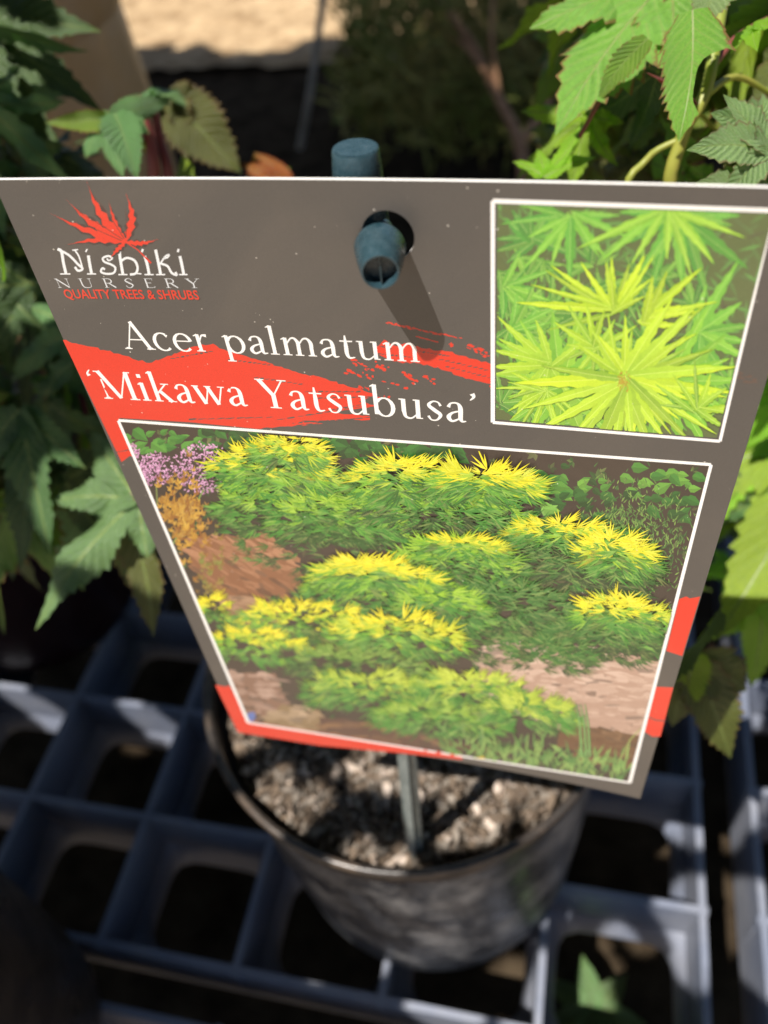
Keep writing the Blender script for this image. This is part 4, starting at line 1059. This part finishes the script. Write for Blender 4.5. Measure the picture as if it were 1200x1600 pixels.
# ---- left-hand plant, mostly shaded
lp = empty('maple_plant', (-.262, .255, -.30)); setp(lp, 'darker maple with hanging and curled leaves, on the left behind the label', 'maple')
U3 = Vector((-.1, -.6, .75))
hero(lp, (215, 780, .235), (40, 982, .232), U3, [(-52, .36), (0, 1), (52, .62), (100, .62)], L_DARKB, 120, 0, 1.0, wave=.06, curl=.4, width=.12, droop=.1, fold=.12)
hero(lp, (195, 790, .24), (232, 1000, .245), U3, ONE, L_OLIVE, 121, .2, 1.0, width=.14, droop=.1)
hero(lp, (30, 640, .24), (62, 868, .24), U3, [(-40, .6), (0, 1), (45, .7)], L_DARK, 122, .1, 1.0, width=.13, droop=.12)
hero(lp, (30, 700, .25), (22, 890, .25), U3, ONE, L_DARK, 123, .2, 1.0, width=.14, droop=.1)
hero(lp, (215, 800, .25), (190, 905, .25), U3, THREE, L_DARK, 124, .2, 1.0, width=.16, droop=.1)
hero(lp, (8, 440, .2), (30, 320, .195), U3, ONE, L_MID, 125, .9, 1.0, width=.13, droop=-.5, fold=.4)
hero(lp, (262, 150, .29), (372, 268, .295), Vector((.2, -.6, .5)), [(-20, .4), (0, 1), (20, .4)], L_OLIVE, 126, -.2, 1.0, width=.25, droop=.1)
hero(lp, (250, 150, .285), (325, 158, .29), U3, ONE, L_DARKB, 127, .3, 1.0, width=.15, droop=.3)
hero(lp, (455, 285, .3), (372, 252, .3), U3, [(-25, .8), (0, 1), (25, .9)], L_ORANGE, 128, 0, .7, width=.2, droop=.1)
hero(lp, (400, 300, .31), (452, 258, .31), U3, ONE, L_BRIGHT, 138, 0, .8, width=.2, droop=.1)
hero(lp, (400, 300, .31), (398, 236, .31), U3, ONE, L_ORANGE, 139, 0, .8, width=.2, droop=.1)
hero(lp, (175, 185, .23), (75, 200, .225), U3, ONE, L_MID, 129, .8, 1.0, width=.16, droop=.6, fold=.5)
hero(lp, (175, 180, .23), (245, 172, .225), U3, ONE, L_DARKB, 130, -.8, 1.0, width=.2, droop=.7, fold=.5, curl=.8)
hero(lp, (170, 175, .23), (178, 262, .225), U3, THREE, L_DARKB, 131, .1, 1.0, width=.24, droop=.25, fold=.3, curl=.8)
hero(lp, (180, 178, .228), (205, 245, .222), U3, ONE, L_DARKB, 132, .5, 1.0, width=.25, droop=.5, fold=.4)
hero(lp, (222, 160, .235), (262, 118, .235), U3, THREE, L_DARKB, 133, .4, 1.0, width=.3, droop=.5)
hero(lp, (-60, 20, .26), (135, 140, .25), U3, [(-30, .8), (0, 1), (35, .9)], L_DARK, 134, .2, 1.0, width=.12, droop=.2)
hero(lp, (-60, 80, .27), (75, 215, .26), U3, [(-30, .8), (0, 1), (35, .9)], L_DARK, 135, .2, 1.0, width=.12, droop=.2)
hero(lp, (300, 300, .25), (272, 238, .25), U3, ONE, L_BRIGHT, 136, .2, 1.0, width=.25, droop=.3)
stemobj(lp, [at(215, 150, .235), at(232, 210, .24), at(240, 300, .25), at(220, 500, .29), Vector((-.25, .25, -.3))], .0012, .003, M_STEMR)
stemobj(lp, [at(238, 150, .24), at(250, 220, .245), at(262, 300, .25), at(230, 500, .28)], .0012, .002, M_STEMR)
stemobj(lp, [at(175, 180, .23), at(205, 200, .235), at(232, 240, .243)], .0007, .0009, M_STEM, 'petiole')
stemobj(lp, [at(215, 780, .235), at(150, 700, .25), at(100, 560, .28), Vector((-.26, .26, -.25))], .0008, .0012, M_STEMR, 'petiole')
b1 = scatter(lp, 62, (-130, 260), (300, 820), (.25, .34), [L_DARK, L_DARK, L_DARKB, L_MID, L_OLIVE], (.026, .044), U3, (.35, -.25, -.9), 41, lambda x, y, d: x > 330 - (900 - y) * .3)
b2 = scatter(lp, 14, (-100, 190), (240, 330), (.25, .3), [L_DARK, L_DARKB, L_OLIVE], (.022, .034), U3, (.3, -.2, -.6), 42)
b3 = scatter(lp, 8, (-160, -20), (-40, 240), (.24, .33), [L_DARK, L_DARKB], (.03, .04), U3, (.3, -.2, -.6), 43)
for k, p in enumerate((b1 + b2)[::3]):
    q = Vector((-.22, .27, -.17)); stemobj(lp, [p, (p + q) / 2 + Vector((0, .01, -.01)), q], .0005, .0009, M_STEM if k % 3 else M_STEMR, 'petiole', 4)
stemobj(lp, [Vector((-.262, .255, -.32)), Vector((-.24, .27, -.22)), Vector((-.22, .27, -.12)), Vector((-.2, .26, -.02)), Vector((-.18, .25, .08))], .004, .002, M_TWIG, 'trunk')

# ---- small weed with bright leaves seen through the tray, bottom right
wd = empty('ground_weed', onz(930, 1580, GZ)); setp(wd, 'small dark green weed growing under the tray, bottom right', 'weed')
for k in range(7):
    a = k * .9; c = onz(925, 1585, GZ + .03)
    put_leaf(wd, lm(300, ONE, L_DARKB, width=.30, droop=.3, teeth=9, tooth_h=-.04), c, c + Vector((math.cos(a) * .026, math.sin(a) * .026, .01)), (0, 0, 1))

# ================================================================== BACKGROUND SHRUB AND CANES
sb = empty('background_shrub', (-.02, 1.0, GZ)); setp(sb, 'dim twiggy shrub with brown branches, blurred behind the label', 'shrub')
br = random.Random(77)
stemobj(sb, [at(822, 330, .82), at(812, 225, .86), at(775, 145, .9), at(735, 65, .93), at(688, 5, .95)], .007, .004, M_TWIG, 'branch')
stemobj(sb, [at(812, 225, .86), at(850, 170, .88), at(875, 90, .9)], .006, .004, M_TWIG, 'branch')
stemobj(sb, [at(760, 115, .9), at(725, 70, .92), at(700, 55, .93)], .003, .002, M_TWIG, 'branch')
stemobj(sb, [at(780, 150, .9), at(768, 60, .9), at(772, -20, .9)], .003, .002, M_TWIG, 'branch')
stemobj(sb, [Vector((-.02, 1.0, GZ)), at(815, 300, .82)], .010, .007, M_TWIG, 'branch')
V, Fq = [], []
for i in range(7000):
    x = br.uniform(500, 1000); y = br.uniform(-60, 235); d = br.uniform(.92, 1.35)
    if x < 545 + br.uniform(-30, 30) or (y > 190 and br.random() < .7): continue
    p = at(x, y, d); a = Vector((br.gauss(0, 1), br.gauss(0, 1), br.gauss(0, 1))).normalized(); b = a.orthogonal().normalized(); L = br.uniform(.02, .05)
    k = len(V); V += [p, p + a * L * .5 + b * .003, p + a * L, p + a * L * .5 - b * .003]; Fq.append((k, k + 1, k + 2, k + 3))
cr = obj('crown', V, Fq, M_FROND, sb); cr['kind'] = 'stuff'
cn = obj('garden_cane', *tube([onz(455, 268, GZ) if False else at(468, 232, .95), at(484, 150, .9), at(510, -40, .84)], [.0038, .0038, .0038], 12), M_CANE)
setp(cn, 'thin pale cane leaning in the dark gap, behind the stake top', 'cane')

# ================================================================== SHADE: leaves added overhead, out of frame, shaped to dapple the trays
def sun_at(p, z):                      # where the sun ray reaching p crosses height z
    p = Vector(p); t = (z - p.z) / SUN.z; return p + SUN * t
clear = []                             # (point, radius) that must stay sunlit
for i in range(12):
    for j in range(14):
        clear.append((card(CW * i / 11, CH * j / 13), .0075))
clear.append((s_top, .012))
for x, y, d, r in ((1000, 80, .18, .022), (900, 230, .195, .014), (1070, 120, .16, .02), (1150, 250, .165, .02), (1190, 60, .18, .02), (1195, 800, .255, .02), (1150, 930, .25, .018), (1190, 720, .26, .018), (1130, 780, .26, .012), (1090, 1060, .235, .012), (1190, 1000, .235, .012), (1190, 650, .26, .012), (1030, 220, .19, .02),
                   (150, 180, .23, .012), (200, 235, .225, .014), (110, 790, .235, .014), (205, 830, .235, .012), (100, 520, .27, .004), (270, 180, .29, .01), (20, 100, .26, .008), (60, 960, .235, .006), (400, 250, .3, .012), (20, 390, .2, .008), (300, 230, .295, .006)):
    clear.append((at(x, y, d), r))
for x, y, z, r in ((500, 1250, -.30, .0035), (465, 1265, -.30, .003), (455, 1292, -.30, .0035), (445, 1225, -.30, .003), (760, 1275, -.30, .006), (730, 1282, -.30, .005), (700, 1205, -.30, .003), (575, 1335, -.30, .003), (840, 1290, -.285, .003), (385, 1145, -.30, .005), (395, 1265, -.29, .003), (612, 1355, -.29, .003),
                   (840, 1580, TZ, .010), (843, 1520, TZ, .004), (1090, 1440, TZ, .013), (1075, 1510, TZ - .02, .006), (1175, 1440, TZ, .012), (1190, 1480, TZ - .02, .012), (680, 1590, TZ, .009), (720, 1585, TZ, .006), (1160, 1270, TZ - .02, .004), (1135, 1290, TZ - .02, .004), (960, 1480, TZ - .03, .004),
                   (230, 1125, TZ - .02, .006), (30, 1090, TZ - .01, .005), (60, 1120, TZ - .02, .005), (260, 1140, TZ - .025, .004), (330, 1050, -.3, .004), (215, 1570, GZ, .006), (110, 1520, -.45, .004), (938, 1572, GZ + .03, .003), (905, 1568, GZ + .03, .003),
                   (385, 1145, -.295, .004)):
    clear.append((onz(x, y, z), r * (1.7 if z > -.32 else 2.2 if r < .0055 else 1.5) * (.8 if z == -.30 else 1)))
def onpot(x, y):
    r_ = ray(x, y)
    for k in range(2000):
        p = r_ * (.2 + k * .0002); f_ = (p.z + .454) / .169
        if f_ < 1 and math.hypot(p.x - PC[0], p.y - PC[1]) < .0745 + .0025 * f_: return p
    return r_ * .4
for x, y, r_ in ((425, 1370, .0035), (440, 1400, .0035), (465, 1440, .0045), (490, 1455, .004), (520, 1480, .005), (560, 1495, .0055), (600, 1505, .004), (640, 1500, .0045), (475, 1490, .004), (600, 1400, .004), (604, 1440, .004), (640, 1415, .004), (570, 1410, .0035), (700, 1475, .006), (715, 1440, .004), (735, 1400, .0045),
                 (760, 1400, .004), (770, 1440, .0045), (745, 1470, .004), (385, 1330, .003), (600, 1380, .0035), (680, 1400, .003)):
    clear.append((onpot(x, y), r_ * .9))
CP_ = np.array([tuple(c[0]) for c in clear]); CR_ = np.array([c[1] for c in clear]); SU = np.array(SUN)
def shade(parent, n, region, zr, size, seed, mt):
    r = random.Random(seed); V, Fq = [], []
    for i in range(n):
        z = r.uniform(*zr); g = Vector((r.uniform(*region[0]), r.uniform(*region[1]), TZ)); q = sun_at(g, z); s = r.uniform(*size)
        w = np.array(q) - CP_; t = w @ SU; d = np.linalg.norm(w - np.outer(t, SU), axis=1)
        if ((d < CR_ + s) & (t > 0)).any():
            for f_ in (.7, .5, .35, .22, 0):
                if f_ and not ((d < CR_ + s * f_) & (t > 0)).any(): break
            if not f_: continue
            s *= f_
        a = Vector((r.gauss(0, 1), r.gauss(0, 1), r.gauss(0, .35))).normalized(); u = (Vector((r.gauss(0, .35), r.gauss(0, .35), 1)) + SUN * .5).normalized(); b = u.cross(a).normalized(); a = b.cross(u)
        k = len(V)
        for m_ in range(10):
            th = 2 * math.pi * m_ / 10; rad = s * (1.0 if m_ % 2 == 0 else .72); V.append(q + a * math.cos(th) * rad + b * math.sin(th) * rad * .8)
        Fq.append(tuple(range(k, k + 10)))
    return V, Fq
oh = empty('added_shade_leaves', (.9, -.9, GZ)); setp(oh, 'leaf cloud added out of frame and shaped to dapple the trays', 'shade caster')
V1, F1 = shade(oh, 13000, ((-.62, .42), (.0, .62)), (.10, .22), (.012, .022), 11, None)
obj('crown', V1, F1, L_SHADE, oh)  # added shade layer, with windows left for the sunlit spots
V1, F1 = shade(oh, 15000, ((-.36, .22), (.03, .26)), (.09, .20), (.004, .009), 17, None)
obj('crown', V1, F1, L_SHADE, oh)  # smaller added leaves that close the shade around those windows
V1, F1 = shade(oh, 2600, ((-2.6, 1.6), (.5, 1.50)), (.95, 1.3), (.05, .09), 12, None)
obj('crown', V1, F1, L_SHADE, oh)  # added leaves higher up that darken the ground behind
obj('trunk', *tube(curve_pts([(.9, -.9, GZ), (.88, -.85, 0), (.8, -.5, .5), (.5, -.1, .75), (.2, .3, .9)], 6), list(np.linspace(.05, .01, 25)), 12), M_TWIG, oh, smooth=True)  # unseen trunk added to go with the shade leaves
